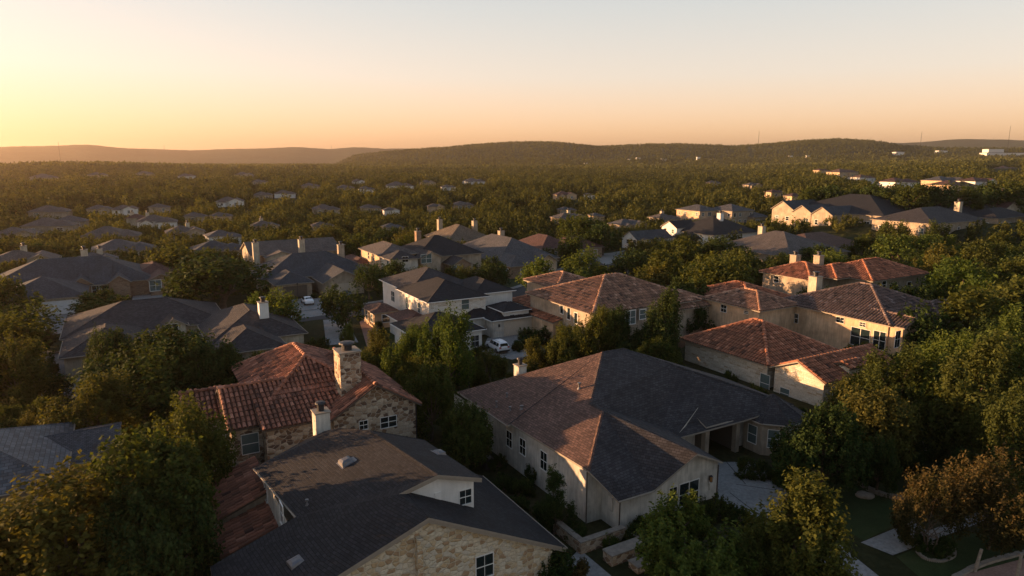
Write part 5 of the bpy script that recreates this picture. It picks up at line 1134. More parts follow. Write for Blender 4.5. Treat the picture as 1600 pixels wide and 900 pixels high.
NT = [
 (105, 838, 118, 'loose', G_, 'big golden-green tree filling the bottom-left corner', 5, 9.5), (225, 778, 102, 'oak', O, 'large sunlit olive tree in front of the red-tiled stone house', 5.5, 10), (238, 855, 76, 'oak', D, 'dark tree at the bottom edge left of the low red tile roofs', 4, 8), (20, 880, 70, 'loose', G_, 'golden tree at the very bottom-left edge', 3.5, 7),
 (290, 705, 62, 'loose', O, 'tall thin olive tree touching the left end of the red tile roof', 5.5, 9.5), (150, 645, 60, 'loose', G_, 'copper-tinged tree between the slate roof and the dark oaks', 4, 8),
 (225, 585, 92, 'oak', D, 'largest dark oak, in front of the dark house with cream gable', 4.8, 9.5), (325, 588, 62, 'oak', D, 'dark oak right beside the largest one, behind the red tile roof', 4.3, 8.5), (185, 560, 36, 'oak', D, 'smaller dark oak at the left shoulder of the largest dark oak', 4.3, 8.2),
 (22, 580, 46, 'loose', G_, 'yellow-green tree at the left edge beside the grey drive', 4, 8), (40, 503, 48, 'loose', O, 'olive tree in front of the white garage door at left', 3.5, 7), (15, 465, 32, 'oak', O, 'olive tree cut by the left edge in front of the blue-grey roof', 4, 8),
 (48, 532, 30, 'red', R_, 'russet-leaved small tree beside the curved drive at left', 2.2, 4), (160, 478, 45, 'oak', D, 'low dark tree under the brick porch gables', 2.5, 5.5), (345, 435, 72, 'oak', D, 'broad dark oak left of the twin-garage house', 4.6, 10), (282, 408, 45, 'oak', O, 'olive oak above and left of the broad dark oak', 4, 8), (300, 440, 40, 'oak', D, 'dark oak between the brown brick house and the broad dark oak', 4, 8),
 (437, 483, 34, 'loose', B, 'bright green tree in front of the open garage', 3.6, 7.5), (402, 482, 24, 'loose', B, 'smaller bright green tree left of the one before the open garage', 3, 6), (538, 478, 35, 'oak', D, 'round dark tree at the corner of the street and the brick path', 3.5, 7.5), (577, 437, 27, 'oak', D, 'round dark tree right of the closed garage door', 3.5, 7), (545, 523, 14, 'loose', B, 'small bright sapling on the concrete drive', 2, 3.6),
 (592, 550, 30, 'loose', G_, 'golden small tree beside the brick path', 3.2, 6.5), (632, 563, 36, 'loose', B, 'yellow-green tree left of the tall green one', 3.6, 7.5), (700, 548, 50, 'loose', B, 'tall bright green tree in front of the white two-storey house', 4.6, 10.5), (672, 622, 48, 'loose', O, 'green tree beside the stone gable with the chimney', 3.8, 8), (728, 677, 50, 'oak', D, 'dark tree hugging the left wall of the long dark-roofed house', 3.2, 6.4), (645, 595, 30, 'loose', O, 'small green tree behind the stone gable', 3, 6),
 (763, 572, 30, 'loose', O, 'low green tree below the parked car', 2, 4.4), (838, 556, 26, 'loose', G_, 'golden small tree right of the parked car', 2.6, 5.2), (880, 548, 34, 'loose', O, 'olive tree behind the chimney of the long dark-roofed house', 3.4, 6.8), (930, 523, 40, 'oak', O, 'olive tree in front of the brown-tiled two-storey house', 3.8, 8), (965, 520, 30, 'oak', D, 'dark tree under the balcony of the brown-tiled two-storey house', 3.5, 7.4), (1040, 508, 42, 'loose', D, 'tall dark spiky tree right of the brown-tiled two-storey house', 4.6, 10.5), (1010, 540, 28, 'oak', D, 'low dark tree in front of the tall dark spiky one', 2.6, 5.5),
 (840, 432, 34, 'oak', B, 'round sunlit tree between the steep grey roof and the street', 3.8, 8), (772, 424, 28, 'oak', D, 'round dark tree on the lawn before the steep grey roof', 3.5, 7), (912, 412, 32, 'loose', B, 'bright green tree left of the small bright drive', 4, 8.5), (885, 385, 34, 'loose', O, 'olive tree behind the bright green one in the centre', 4.2, 9), (942, 372, 30, 'oak', D, 'dark tree left of the small white gabled house', 4.2, 9), (905, 358, 34, 'oak', O, 'wide olive tree below the pinkish-roofed central house', 4.5, 10),
 (985, 415, 34, 'oak', D, 'dark tree right of the small bright drive', 4, 8), (1035, 422, 44, 'oak', O, 'wide olive tree in front of the large white house', 4.2, 9), (1120, 440, 52, 'oak', O, 'big olive oak left of the big tan tiled house', 4.8, 10.5), (1090, 470, 34, 'oak', D, 'dark tree at the foot of the big olive oak', 4, 8), (1060, 395, 34, 'oak', O, 'olive tree touching the front of the large white house', 4, 8), (1130, 392, 36, 'oak', D, 'dark tree below the right end of the large white house', 4, 7.5), (1000, 392, 24, 'oak', G_, 'small golden tree below the small white gabled house', 3.5, 7),
 (866, 778, 30, 'cone', D, 'small dark cone-shaped evergreen against the pale left wall', 2.4, 5.2),
 (1080, 862, 86, 'oak', B, 'round bushy bright green tree at the bottom centre-right', 3.2, 6.2), (1262, 838, 82, 'loose', O, 'tall olive tree at the bottom, between drive and path', 4.2, 8), (1192, 870, 46, 'loose', O, 'low tree at the bottom, left foot of the tall olive one', 2.2, 5), (1285, 700, 62, 'oak', D, 'wide dark spreading tree right of the eight-sided bay', 3.6, 7.8), (1375, 722, 26, 'oak', D, 'low dark tree inside the curved stone border', 2.6, 5.0),
 (1400, 605, 56, 'loose', O, 'dark-trunked tree in front of the right end of the big tan tiled house', 4.8, 9), (1470, 590, 60, 'oak', B, 'sunlit green tree with a rounded top, right of the dark-trunked one', 5.2, 10), (1535, 610, 66, 'loose', O, 'tall olive tree with a bare pale trunk at the right', 6, 11.5), (1590, 560, 50, 'loose', B, 'bright tree at the right edge, beside the tall olive one', 6, 11.5), (1585, 680, 48, 'loose', O, 'olive tree cut by the right edge at mid height', 4.5, 9), (1505, 655, 46, 'oak', D, 'dark low tree behind the curved border at the right', 2.6, 5.5),
 (1462, 795, 50, 'red', R_, 'small tree with reddish tips near the garden path', 3.2, 6), (1555, 775, 58, 'red', R_, 'larger reddish-tipped tree above the brick paving at the bottom right', 4, 7.2),
 (1440, 520, 42, 'oak', D, 'dark tree at the right-hand wall of the big tan tiled house', 4, 8), (1520, 500, 60, 'oak', O, 'large olive oak to the right of the big tan tiled house', 5, 10), (1490, 440, 44, 'oak', B, 'sunlit oak right of the rear tiled house', 5, 9.5), (1580, 480, 50, 'oak', O, 'olive oak at the right edge beside the large one', 5, 10), (1410, 395, 40, 'oak', B, 'sunlit oak above the rear tiled house', 5, 9.5), (1560, 540, 46, 'oak', D, 'dark oak between the large olive oak and the right edge', 4, 8),
 (1275, 400, 32, 'oak', D, 'dark tree beside the chimneys of the rear tiled house', 3.5, 6.0),
 (1092, 500, 22, 'oak', D, 'small dark tree by the wooden fence left of the tan house', 2, 5),
 (1266, 342, 28, 'oak', O, 'olive tree in front of the leftmost sunlit gable', 4, 11), (1300, 344, 28, 'oak', D, 'dark tree in front of the middle sunlit gable', 4, 10.5), (1340, 346, 28, 'loose', O, 'olive tree right of the three sunlit gables', 4, 10), (1378, 346, 30, 'oak', D, 'dark tree under the big dark roof with gables', 4, 11.5), (1415, 350, 30, 'oak', O, 'olive tree left of the pale chimney on the wide black roof', 4, 11.5), (1450, 350, 30, 'oak', D, 'dark tree right below the pale chimney of the wide black roof', 4, 11.5), (1492, 348, 30, 'loose', O, 'olive tree in front of the right half of the wide black roof', 4, 11.5), (1535, 344, 30, 'oak', D, 'dark tree between the wide black roof and the low red roof', 4, 11.5), (1580, 345, 32, 'oak', O, 'olive tree below the low red roof at the right edge', 4, 11.5),
 (1245, 560 + 65, 1, None, None, None, 0, 0)]
for t in NT:
    if t[3] is None: continue
    u, v, hw, kind, col, lb, zc, hh = t
    ptree(u, v, hw, kind, col, lb, hh, zc)
NEARN = len(TREES)
# shrubs
SH = [(62, 600, 34, D, 'dark clipped shrub on the island of the left drive', 1.0), (95, 612, 26, D, 'lower dark shrub at the tip of the drive island', .8), (70, 575, 22, D, 'dark round shrub behind the drive island', 1.0),
 (1130, 797, 26, O, 'round shrub at the corner of the forecourt by the big window', .7), (1150, 803, 22, D, 'dark shrub right of the corner shrub at the forecourt', .7), (1100, 800, 24, D, 'dark shrub below the big front window', .7), (1068, 812, 22, D, 'dark shrub below the narrow front window', .6),
 (1165, 735, 22, D, 'low dark shrub at the foot of the bay', .5), (1190, 737, 20, D, 'low dark shrub in front of the bay windows', .5), (1228, 752, 20, O, 'low shrub at the right foot of the bay', .5), (1215, 748, 14, D, 'small dark shrub between the bay shrubs', .4),
 (1010, 820, 24, D, 'dark shrub against the low front wall of the pale house', .6), (990, 835, 20, D, 'small dark shrub at the stepped planter', .5), (955, 845, 16, B, 'small bright hedge at the pale house corner', .5),
 (818, 765, 26, D, 'dark shrub left of the cone-shaped evergreen', .7), (835, 740, 22, D, 'dark shrub under the left wall windows', .7), (790, 755, 22, D, 'dark shrub in the passage between the two roofs', .7), (845, 805, 24, D, 'dark shrub at the foot of the evergreen', .6), (905, 835, 22, D, 'dark shrub at the planter end near the evergreen', .6), (810, 790, 24, D, 'dark shrub below the passage shrub', .6), (775, 722, 20, D, 'dark shrub by the air conditioner', .6),
 (870, 885, 40, D, 'dark wiry shrub at the bottom against the golden stone wall', 1.2), (905, 893, 28, R_, 'reddish wiry shrub beside the white path at the bottom', .8), (622, 893, 30, D, 'dark shrub at the bottom in front of the stone gable', .8),
 (1430, 845, 22, D, 'dark shrub at the foot of the small reddish-tipped tree', .5), (1475, 860, 20, D, 'dark groundcover shrub in the small round bed', .4), (1395, 690, 26, D, 'dark shrub inside the curved border, upper side', .6), (1425, 730, 24, D, 'dark shrub inside the curved border, right side', .6), (1350, 745, 22, D, 'dark shrub inside the curved border, lower side', .6),
 (1185, 608, 20, O, 'wispy shrub against the limestone wall under the tan house', 1.4), (1140, 585, 14, O, 'small shrub at the left of the limestone wall', 1.0), (1215, 635, 18, D, 'dark shrub beneath the small green window', .8), (1250, 645, 16, D, 'dark shrub by the limestone gable', .8), (1270, 652, 14, D, 'small dark shrub right below the limestone gable', .8), (1450, 700, 30, D, 'dark shrub right of the curved border', .8), (1505, 730, 30, D, 'dark shrub mass under the tall olive tree', .8), (1570, 740, 30, D, 'dark shrub near the right edge above the reddish-tipped tree', .8), (1445, 760, 22, O, 'olive shrub between lawn and reddish-tipped tree', .6),
 (825, 530, 28, D, 'dark hedge block beside the parked car', 1.0), (842, 527, 22, D, 'end of the dark hedge near the stone wall', 1.0), (810, 540, 14, D, 'front of the dark hedge by the parked car', .8), (750, 545, 14, D, 'dark shrub behind the parked car', .8), (582, 500, 10, D, 'small shrub right of the brick path at its top', .7), (592, 507, 10, D, 'small shrub halfway along the brick path', .7), (597, 517, 10, D, 'lowest small shrub along the brick path', .7), (640, 527, 14, O, 'shrub at the left wall of the white two-storey house', .8),
 (795, 600, 22, O, 'olive shrub behind the front chimney of the dark roof', .8), (820, 588, 22, O, 'olive shrub just behind the dark roof ridge', .8), (750, 600, 24, O, 'olive shrub below the parked car', .8), (715, 620, 22, D, 'dark shrub at the far-left eave of the pale house', .8), (855, 575, 24, G_, 'golden shrub behind the dark roof', .9), (1000, 560, 20, D, 'dark shrub behind the right half of the ridge', .9), (1042, 545, 22, D, 'dark shrub left of the limestone wall', .9),
 (250, 478, 10, D, 'small shrub right of the empty concrete drive', .6), (268, 470, 12, D, 'shrub at the back corner of the empty drive', .6), (490, 462, 7, D, 'small shrub between the two garages', .6), (478, 468, 6, D, 'tiny shrub left of the garage path', .5), (350, 540, 18, D, 'dark shrub in front of the cream-gabled house', .8), (480, 545, 20, O, 'olive shrub right of the dark roof end', .9), (505, 540, 16, D, 'dark shrub by the lower concrete drive', .8)]
for (u, v, hw, col, lb, zc) in SH:
    p = at(u, v, zc); dist = math.hypot(p.x, p.y, CAMH); r_ = hw * .8 * dist / FPX
    plant('shrub', p.x, p.y, r_, min(r_ * 1.5, 2.6), col, lb, None, 'shrub', 'shrub', rec=False)
# ------------------------------------------------------------------ fill: individual trees up to 300, then the wood
def pt_in(x, y, poly): return in_poly(x, y, poly)
FQ = [np.array(q) for q in FOOT + ROADS]; FC = [(q.mean(0), np.abs(q - q.mean(0)).max() + 9) for q in FQ]
def seg_d(px_, py_, q):
    a = q; b = np.roll(q, -1, axis=0); ab = b - a; t = np.clip(((px_ - a[:, 0]) * ab[:, 0] + (py_ - a[:, 1]) * ab[:, 1]) / np.maximum((ab ** 2).sum(1), 1e-9), 0, 1)
    return np.hypot(a[:, 0] + ab[:, 0] * t - px_, a[:, 1] + ab[:, 1] * t - py_).min()
NFT = len(FOOT)
def free(x, y, rr):
    for i, (q, (c, m)) in enumerate(zip(FQ, FC)):
        if abs(x - c[0]) > m + rr or abs(y - c[1]) > m + rr: continue
        cl = rr * (.75 if i < NFT else .55)
        if in_poly(x, y, q.tolist()) or seg_d(x, y, q) < cl: return False
    return True
PA = np.array([[p[0], p[1], p[2], p[3], p[4]] for p in PROT])
OPEN = [(780, 444, 832, 474), (1110, 465, 1220, 540), (1115, 715, 1225, 835), (1320, 745, 1440, 900), (740, 505, 830, 560), (300, 700, 430, 870), (60, 540, 150, 625), (430, 455, 605, 545), (760, 640, 960, 860), (200, 455, 270, 480), (940, 395, 970, 412), (1085, 520, 1300, 640), (830, 860, 1000, 900), (385, 480, 470, 545)]
def hides(x, y, rr, hh, z, frac=.45):
    dist = math.hypot(x, y); ut, vt = px((x, y, z + hh)); u, v = px((x, y, z + hh * .5)); hw = rr * FPX / dist
    for (a0, b0, a1, b1) in OPEN:
        if ut + hw > a0 and ut - hw < a1 and vt < b1 and v + (v - vt) > b0: return True
    sel = (PA[:, 4] > dist - 2) & (PA[:, 0] < ut + hw * .8) & (PA[:, 1] > ut - hw * .8)
    if not sel.any(): return False
    lim = PA[sel, 2] + (PA[sel, 3] - PA[sel, 2]) * np.where(PA[sel, 4] > 300, .85, frac)
    return bool((vt < lim).any() and (v > 0))
occ = [(t[0], t[1], t[2]) for t in TREES]
cand = []
g2 = np.random.default_rng(99)
Nc = 5200
dd = np.sqrt(g2.uniform(50 ** 2, 345 ** 2, Nc)); uu = g2.uniform(-130, 1730, Nc); az = np.arctan((uu - 800) / FPX)
order = np.argsort(dd); placed = []
grid = {}
def near_ok(x, y, r_, k=.66):
    gx, gy = int(x // 12), int(y // 12)
    for i in range(gx - 1, gx + 2):
        for j in range(gy - 1, gy + 2):
            for (a, b_, c_) in grid.get((i, j), []):
                if math.hypot(a - x, b_ - y) < (r_ + c_) * k: return False
    return True
def put(x, y, r_): grid.setdefault((int(x // 12), int(y // 12)), []).append((x, y, r_))
for t in occ: put(*t)
for i in order:
    d_ = dd[i]; x = math.sin(az[i]) * d_; y = math.cos(az[i]) * d_; z = float(terrain_h(x, y))
    u_, v_ = px((x, y, z))
    if v_ > 930 and d_ < 60: continue
    r_ = float(g2.uniform(2.6, 4.6)); hh = r_ * float(g2.uniform(1.45, 1.8))
    if 1150 < uu[i] and d_ > 120: r_ *= 1.2; hh *= 1.3
    if d_ < 100 and uu[i] < 1330: r_ *= .7; hh *= .75
    ok = False
    for shrink in (1, .75, .55):
        rr, h_ = r_ * shrink, hh * shrink
        if rr < 1.7: break
        if near_ok(x, y, rr) and free(x, y, rr) and not hides(x, y, rr, h_, z): ok = True; break
    if not ok: continue
    put(x, y, rr); placed.append((x, y, rr, h_, d_, uu[i], v_))
placed.sort(key=lambda t: -(t[2] / t[4])) 
NIND = 300 - NEARN
ind = placed[:NIND]; rest = placed[NIND:]
print('individual fill', len(ind), 'rest', len(rest), 'near', NEARN)
toneN = {O: 'olive', D: 'dark green', B: 'bright green', G_: 'golden green'}
FILLT = []
for (x, y, rr, h_, d_, u_, v_) in ind:
    col = random.choices([O, D, B, G_], [5, 3, 2, 2 if u_ < 700 else .6])[0]
    kind = random.choices(['oak', 'loose'], [4, 1])[0]
    rt = plant(kind, x, y, rr, h_, col, 'tree', None, rec=False)
    FILLT.append((rt, x, y, rr, h_, col, kind))
# ---- labels for the fill trees, from what stands next to each
def rel_label(x, y, h_, rr, col, kind):
    u, v = px((x, y, float(terrain_h(x, y)) + h_ * .5)); d_ = math.hypot(x, y); best = None
    for (u0, u1, v0, v1, hd, ds, cc) in PROT:
        uc, vc = (u0 + u1) / 2, (v0 + v1) / 2; g_ = math.hypot(x - cc.x, y - cc.y) + (0 if u0 - 60 < u < u1 + 60 else 40)
        if not (-20 < uc < 1620): continue
        if best is None or g_ < best[0]: best = (g_, u0, u1, v0, v1, hd, ds)
    _, u0, u1, v0, v1, hd, ds = best
    if u < u0 + 4: rel = 'left of'
    elif u > u1 - 4: rel = 'right of'
    elif d_ > hd: rel = 'behind'
    else: rel = 'in front of'
    size = 'small' if rr < 2.7 else ('large' if rr > 4.2 else '')
    return size, toneN[col], rel, ds, u
groups = {}
for t in FILLT:
    rt, x, y, rr, h_, col, kind = t; a = rel_label(x, y, h_, rr, col, kind)
    wds = [w_ for w_ in (a[0], a[1], 'spiky-topped' if kind == 'loose' else 'round', 'tree', a[2], 'the', a[3]) if w_]
    if len(' '.join(wds).replace('-', ' ').split()) > 12: wds = [w_ for w_ in wds if w_ not in ('round', 'spiky-topped', 'the')]
    groups.setdefault(' '.join(wds), []).append((a[4], rt))
ORD = ['leftmost', 'second from left', 'third from left', 'fourth from left', 'fifth from left', 'sixth from left', 'seventh from left', 'eighth from left', 'ninth from left', 'tenth from left', 'eleventh from left', 'twelfth from left']
for base, l in groups.items():
    l.sort(key=lambda q: q[0])
    for i, (u, rt) in enumerate(l):
        tag(rt, base if len(l) == 1 else base + ', ' + (ORD[i] if i < len(l) - 1 else 'rightmost'), group='trees between the houses')
# ---- the wood
def lod_arr(seed, nl, ncl, nleaf, leaf): 
    v, n, t, e, l = crown_arrays(seed, nl, ncl, nleaf, 1.0, .78, .62, leaf, .5, nj=.5); return v, .5 + (t - .5) * .8
LOD = {0: [lod_arr(70 + i, 9, 60, 11, .2) for i in range(4)], 1: [lod_arr(80 + i, 7, 30, 7, .27) for i in range(4)], 2: [lod_arr(90 + i, 6, 18, 4, .42) for i in range(4)], 3: [lod_arr(95 + i, 5, 10, 3, .62) for i in range(3)]}
VV = []; TT = []
def add_wood(lod, X, Y, Z, Rr, g_):
    L_ = LOD[lod]; which = g_.integers(0, len(L_), len(X)); tone = g_.normal(0, .13, len(X)) + .16 * np.sin(X * .021 + 2 * np.sin(Y * .008)) * np.cos(Y * .013 + X * .006); rot = g_.uniform(0, 6.28, len(X)); hs = Rr * g_.uniform(.9, 1.3, len(X))
    for w_ in range(len(L_)):
        s = which == w_; 
        if not s.any(): continue
        v, t = L_[w_]; c_, s_ = np.cos(rot[s])[:, None], np.sin(rot[s])[:, None]
        vx = v[None, :, 0] * c_ - v[None, :, 1] * s_; vy = v[None, :, 0] * s_ + v[None, :, 1] * c_
        P_ = np.stack([vx * Rr[s][:, None] + X[s][:, None], vy * Rr[s][:, None] + Y[s][:, None], v[None, :, 2] * hs[s][:, None] + Z[s][:, None]], -1)
        VV.append(P_.reshape(-1, 3).astype(np.float32)); TT.append(np.clip(t[None, :] + tone[s][:, None], 0, 1).reshape(-1).astype(np.float32))
if rest:
    a_ = np.array([(t[0], t[1], t[2]) for t in rest]); add_wood(0, a_[:, 0], a_[:, 1], terrain_h(a_[:, 0], a_[:, 1]), a_[:, 2], g2)
def band(d0, d1, area, lod, rmin, rmax, check=True, k=.6):
    n = int(.5 * 1.42 * (d1 ** 2 - d0 ** 2) / area); d_ = np.sqrt(g2.uniform(d0 ** 2, d1 ** 2, n)); u = g2.uniform(-90, 1690, n); a_ = np.arctan((u - 800) / FPX)
    X = np.sin(a_) * d_; Y = np.cos(a_) * d_; Z = terrain_h(X, Y); R_a = g2.uniform(rmin, rmax, n)
    if check:
        keep = np.ones(n, bool)
        cen = np.array([c for c, m in FC]); mm = np.array([m for c, m in FC])
        for i in range(n):
            x, y, r_ = float(X[i]), float(Y[i]), float(R_a[i])
            if lod < 2 and not near_ok(x, y, r_, k): keep[i] = False; continue
            nb = np.nonzero((np.abs(cen[:, 0] - x) < mm + r_) & (np.abs(cen[:, 1] - y) < mm + r_))[0]
            for q in nb:
                if in_poly(x, y, FQ[q].tolist()) or seg_d(x, y, FQ[q]) < r_ * .7: keep[i] = False; break
            if keep[i] and hides(x, y, r_, r_ * 1.5, float(Z[i]), .55): keep[i] = False
            if keep[i] and lod < 2: put(x, y, r_)
        X, Y, Z, R_a = X[keep], Y[keep], Z[keep], R_a[keep]
    add_wood(lod, X, Y, Z, R_a, g2); print('wood', d0, d1, len(X))
band(335, 700, 46, 0, 2.4, 6.2, True, .55)
band(700, 1300, 62, 1, 2.6, 7.0, True, .55)
band(1300, 2100, 80, 2, 3.0, 8.0, True)
band(2100, 3100, 170, 3, 3.0, 5.5, False)
v = np.concatenate(VV); t = np.concatenate(TT); print('wood faces', len(v) // 4)
m_ = leafmat('wood_leaves', (0.022, 0.036, 0.012), (0.105, 0.112, 0.032), trans=0.22); M['wood_leaves'] = m_
o = mesh_np('woodland', v, len(v) // 4, ['wood_leaves'], t); tag(o, 'mass of dark green oak and cedar treetops spreading to the hills', 'woodland', kind='stuff')
# ------------------------------------------------------------------ the parked car
def lathe_wheel(mb, c, r, wdt, axis, mi=0):
    mb.tube(c - axis * wdt / 2, c + axis * wdt / 2, r, n=18, mi=mi)
def car(name, label, cat, x, y, ang, paint, suv=True, z=0.03, detail=True, group=None):
    root = empty(name, (x, y, z), ang); tag(root, label, cat, group)     # +x forward
    Lc, Wd, Ht = (4.7, 1.86, 1.72) if suv else (4.6, 1.8, 1.45)
    # body sections along x: (x, half width, z low, z belt, z top, half width top)
    if suv: st_ = [(-2.35, .80, .45, .95, .96, .74), (-2.28, .90, .33, 1.02, 1.06, .80), (-2.1, .92, .30, 1.05, 1.60, .68), (-1.6, .93, .30, 1.06, 1.70, .68), (-.4, .93, .30, 1.04, 1.72, .69), (.45, .93, .30, 1.03, 1.66, .66), (1.15, .92, .30, 1.01, 1.06, .74), (2.0, .88, .32, .93, .95, .70), (2.28, .78, .40, .80, .82, .62), (2.36, .62, .48, .66, .68, .50)]
    else: st_ = [(-2.3, .78, .40, .88, .90, .72), (-2.2, .86, .30, .95, .98, .76), (-1.55, .90, .26, .97, 1.06, .74), (-1.0, .90, .26, .95, 1.38, .62), (0, .90, .26, .94, 1.44, .62), (.55, .90, .26, .93, 1.36, .62), (1.25, .90, .26, .90, .96, .72), (2.0, .85, .30, .80, .83, .68), (2.3, .70, .38, .62, .64, .5)]
    bm = bmesh.new(); rings = []
    for (xx, hw, zl, zb, zt, ht) in st_:
        pts = [(-hw * .92, zl), (-hw, zl + .12), (-hw * 1.0, (zl + zb) / 2), (-hw * .97, zb), (-ht, zt - .03), (-ht * .85, zt), (0, zt + .02), (ht * .85, zt), (ht, zt - .03), (hw * .97, zb), (hw, (zl + zb) / 2), (hw, zl + .12), (hw * .92, zl)]
        rings.append([bm.verts.new((xx, a, b_)) for a, b_ in pts])
    for r0_, r1_ in zip(rings[:-1], rings[1:]):
        for k in range(len(r0_)): bm.faces.new([r0_[k], r0_[(k + 1) % len(r0_)], r1_[(k + 1) % len(r1_)], r1_[k]])
    bm.faces.new(rings[0]); bm.faces.new(rings[-1][::-1]); bmesh.ops.recalc_face_normals(bm, faces=bm.faces)
    me = bpy.data.meshes.new('body'); bm.to_mesh(me); bm.free(); me.materials.append(M[paint]); me.polygons.foreach_set('use_smooth', [True] * len(me.polygons))
    o = bpy.data.objects.new('body', me); COL.objects.link(o); o.parent = root
    md = o.modifiers.new('bevel', 'SUBSURF'); md.levels = 1; md.render_levels = 1
    def quad(nm, pts, mat, par=root, solid=.012):
        mb = MB(); P_ = [Vector(q) for q in pts]; n = (P_[1] - P_[0]).cross(P_[2] - P_[0]).normalized() * solid
        mb.face([q + n for q in P_]); mb.face([q - n for q in P_][::-1])
        for k in range(len(P_)): a, b_ = P_[k], P_[(k + 1) % len(P_)]; mb.face([a - n, b_ - n, b_ + n, a + n])
        return mb.build(nm, mat, par)
    if suv:
        quad('rear_window', [(-2.27, .66, 1.08), (-2.27, -.66, 1.08), (-2.13, -.58, 1.52), (-2.13, .58, 1.52)], 'glass')
        quad('windscreen', [(1.13, .68, 1.06), (1.13, -.68, 1.06), (.52, -.6, 1.60), (.52, .6, 1.60)], 'glass')
        for s in (1, -1):
            for (a, b_, c_, d_) in ((-2.0, -1.35, -1.95, -1.35), (-1.25, -.35, -1.25, -.35), (-.25, .85, -.25, .5)):
                quad('side_window', [(a, s * .90, 1.10), (b_, s * .90, 1.10), (d_, s * .735, 1.55), (c_, s * .735, 1.55)][::s], 'glass')
            mb = MB(); mb.box(-2.40, -2.22, s * .66 - .12, s * .66 + .16, .88, 1.06); mb.build('tail_light', 'redlamp', root)
            mb = MB(); mb.box(2.16, 2.32, s * .58 - .16, s * .58 + .16, .68, .82); mb.build('headlight', 'wtrim', root)
            mb = MB(); mb.box(.78, .98, min(s * .93, s * 1.1), max(s * .93, s * 1.1), 1.05, 1.2); mb.build('mirror', paint, root)
            mb = MB(); mb.tube((-1.9, s * .6, 1.74), (.3, s * .6, 1.72), .022, n=6); mb.build('roof_rail', 'dmetal', root)
        mb = MB(); mb.box(-2.46, -2.3, -.86, .86, .38, .56); mb.build('bumper', 'rubber', root)
        mb = MB(); mb.box(-2.385, -2.34, -.24, .24, .72, .84); mb.build('number_plate', 'wtrim', root)
    else:
        quad('rear_window', [(-1.58, .62, 1.05), (-1.58, -.62, 1.05), (-1.02, -.55, 1.38), (-1.02, .55, 1.38)], 'glass'); quad('windscreen', [(1.22, .64, .97), (1.22, -.64, .97), (.6, -.55, 1.35), (.6, .55, 1.35)], 'glass')
        for s in (1, -1): quad('side_window', [(-1.3, s * .88, .99), (1.0, s * .88, .99), (.45, s * .68, 1.32), (-.95, s * .68, 1.33)][::s], 'glass')
    for xx in (-1.42, 1.42):
        for s in (1, -1):
            mb = MB(); mb.tube((xx, s * .68, .36), (xx, s * .94, .36), .36, n=20); w_ = mb.build('wheel', 'rubber', root)
            mb = MB(); mb.tube((xx, s * .935, .36), (xx, s * .955, .36), .22, n=16); mb.build('rim', 'metal', w_)
    return root
cp = at(777, 541, .6)
car('parked_car', 'white SUV seen from behind, parked by the small pale garage house', 'car', cp.x, cp.y, rad(118), 'carwhite')
q = g2w(39.2, 135.6); car('parked_car', 'dark car in front of the closed garage door of the twin-garage house', 'car', q.x, q.y, rad(118), 'cardark', False)
q = g2w(30.8, 133.6); car('parked_car', 'pale car on the drive before the open garage', 'car', q.x, q.y, rad(118), 'carwhite', False)
for (u, v, lb) in ((503, 404, 'left one of two white cars behind the twin-garage house'), (517, 404, 'right one of two white cars behind the twin-garage house')):
    p = at(u, v, .5); car('parked_car', lb, 'car', p.x, p.y, rad(20), 'carwhite', False)
# ------------------------------------------------------------------ garden walls, kerbs, boulders, fences, posts
def gwall(name, label, cat, x0, x1, y0, y1, h_, mat='rubble', cap='rock', z0=-.2):
    rt = empty(name, g2w((x0 + x1) / 2, (y0 + y1) / 2), TH); tag(rt, label, cat); ox, oy = (x0 + x1) / 2, (y0 + y1) / 2
    mb = MB(); mb.box(x0 - ox, x1 - ox, y0 - oy, y1 - oy, z0, h_); mb.build('wall', mat, rt)
    mb = MB(); mb.box(x0 - ox - .05, x1 - ox + .05, y0 - oy - .05, y1 - oy + .05, h_ + .002, h_ + .09); mb.build('coping', cap, rt); return rt
a = gat(884, 818, .9); b = gat(943, 850, .9)
gwall('garden_wall', 'low stone planter wall at the corner of the pale house, nearest the evergreen', 'wall', 26.6, 30.6, 36.2, 36.6, .9)
gwall('garden_wall', 'long stone planter side running back beside the pale left wall', 'wall', 26.6, 27.0, 36.65, 39.8, .9)
gwall('garden_wall', 'stepped stone block in front of the planter wall', 'wall', 27.6, 30.8, 33.9, 34.9, .75)
gwall('garden_wall', 'lower stone step wall beside the white path at the bottom', 'wall', 28.6, 31.2, 32.3, 33.3, .45)
gwall('garden_wall', 'narrow stone kerb wall below the front hedge', 'wall', 31.0, 31.4, 33.2, 36.2, .5)
# curved stone borders
def border(label, pts, wd=.42, h_=.32, closed=False):
    line = smooth_line(pts, 8); rt = empty('stone_border', (line[0][0], line[0][1], 0)); tag(rt, label, 'garden border'); mb = MB(); o_ = Vector((line[0][0], line[0][1], 0)); acc = 0
    for a, b_ in zip(line[:-1], line[1:]):
        a = Vector((*a, 0)) - o_; b_ = Vector((*b_, 0)) - o_; d_ = b_ - a; ln = d_.length; n = max(1, round(ln / .55)); d_.normalize(); s = Vector((-d_.y, d_.x, 0))
        for k in range(n):
            p0 = a + d_ * (k * ln / n + .015); p1 = a + d_ * ((k + 1) * ln / n - .015); hh = h_ + random.uniform(-.03, .03); ww = wd / 2 * random.uniform(.92, 1.08)
            c8 = [p0 - s * ww, p1 - s * ww, p1 + s * ww, p0 + s * ww]; lo_ = [q + Vector((0, 0, -.1)) for q in c8]; hi = [q + Vector((0, 0, hh)) for q in c8]
            mb.face(hi)
            for q in range(4): mb.face([lo_[q], lo_[(q + 1) % 4], hi[(q + 1) % 4], hi[q]])
    mb.build('stones', 'rock', rt); return rt
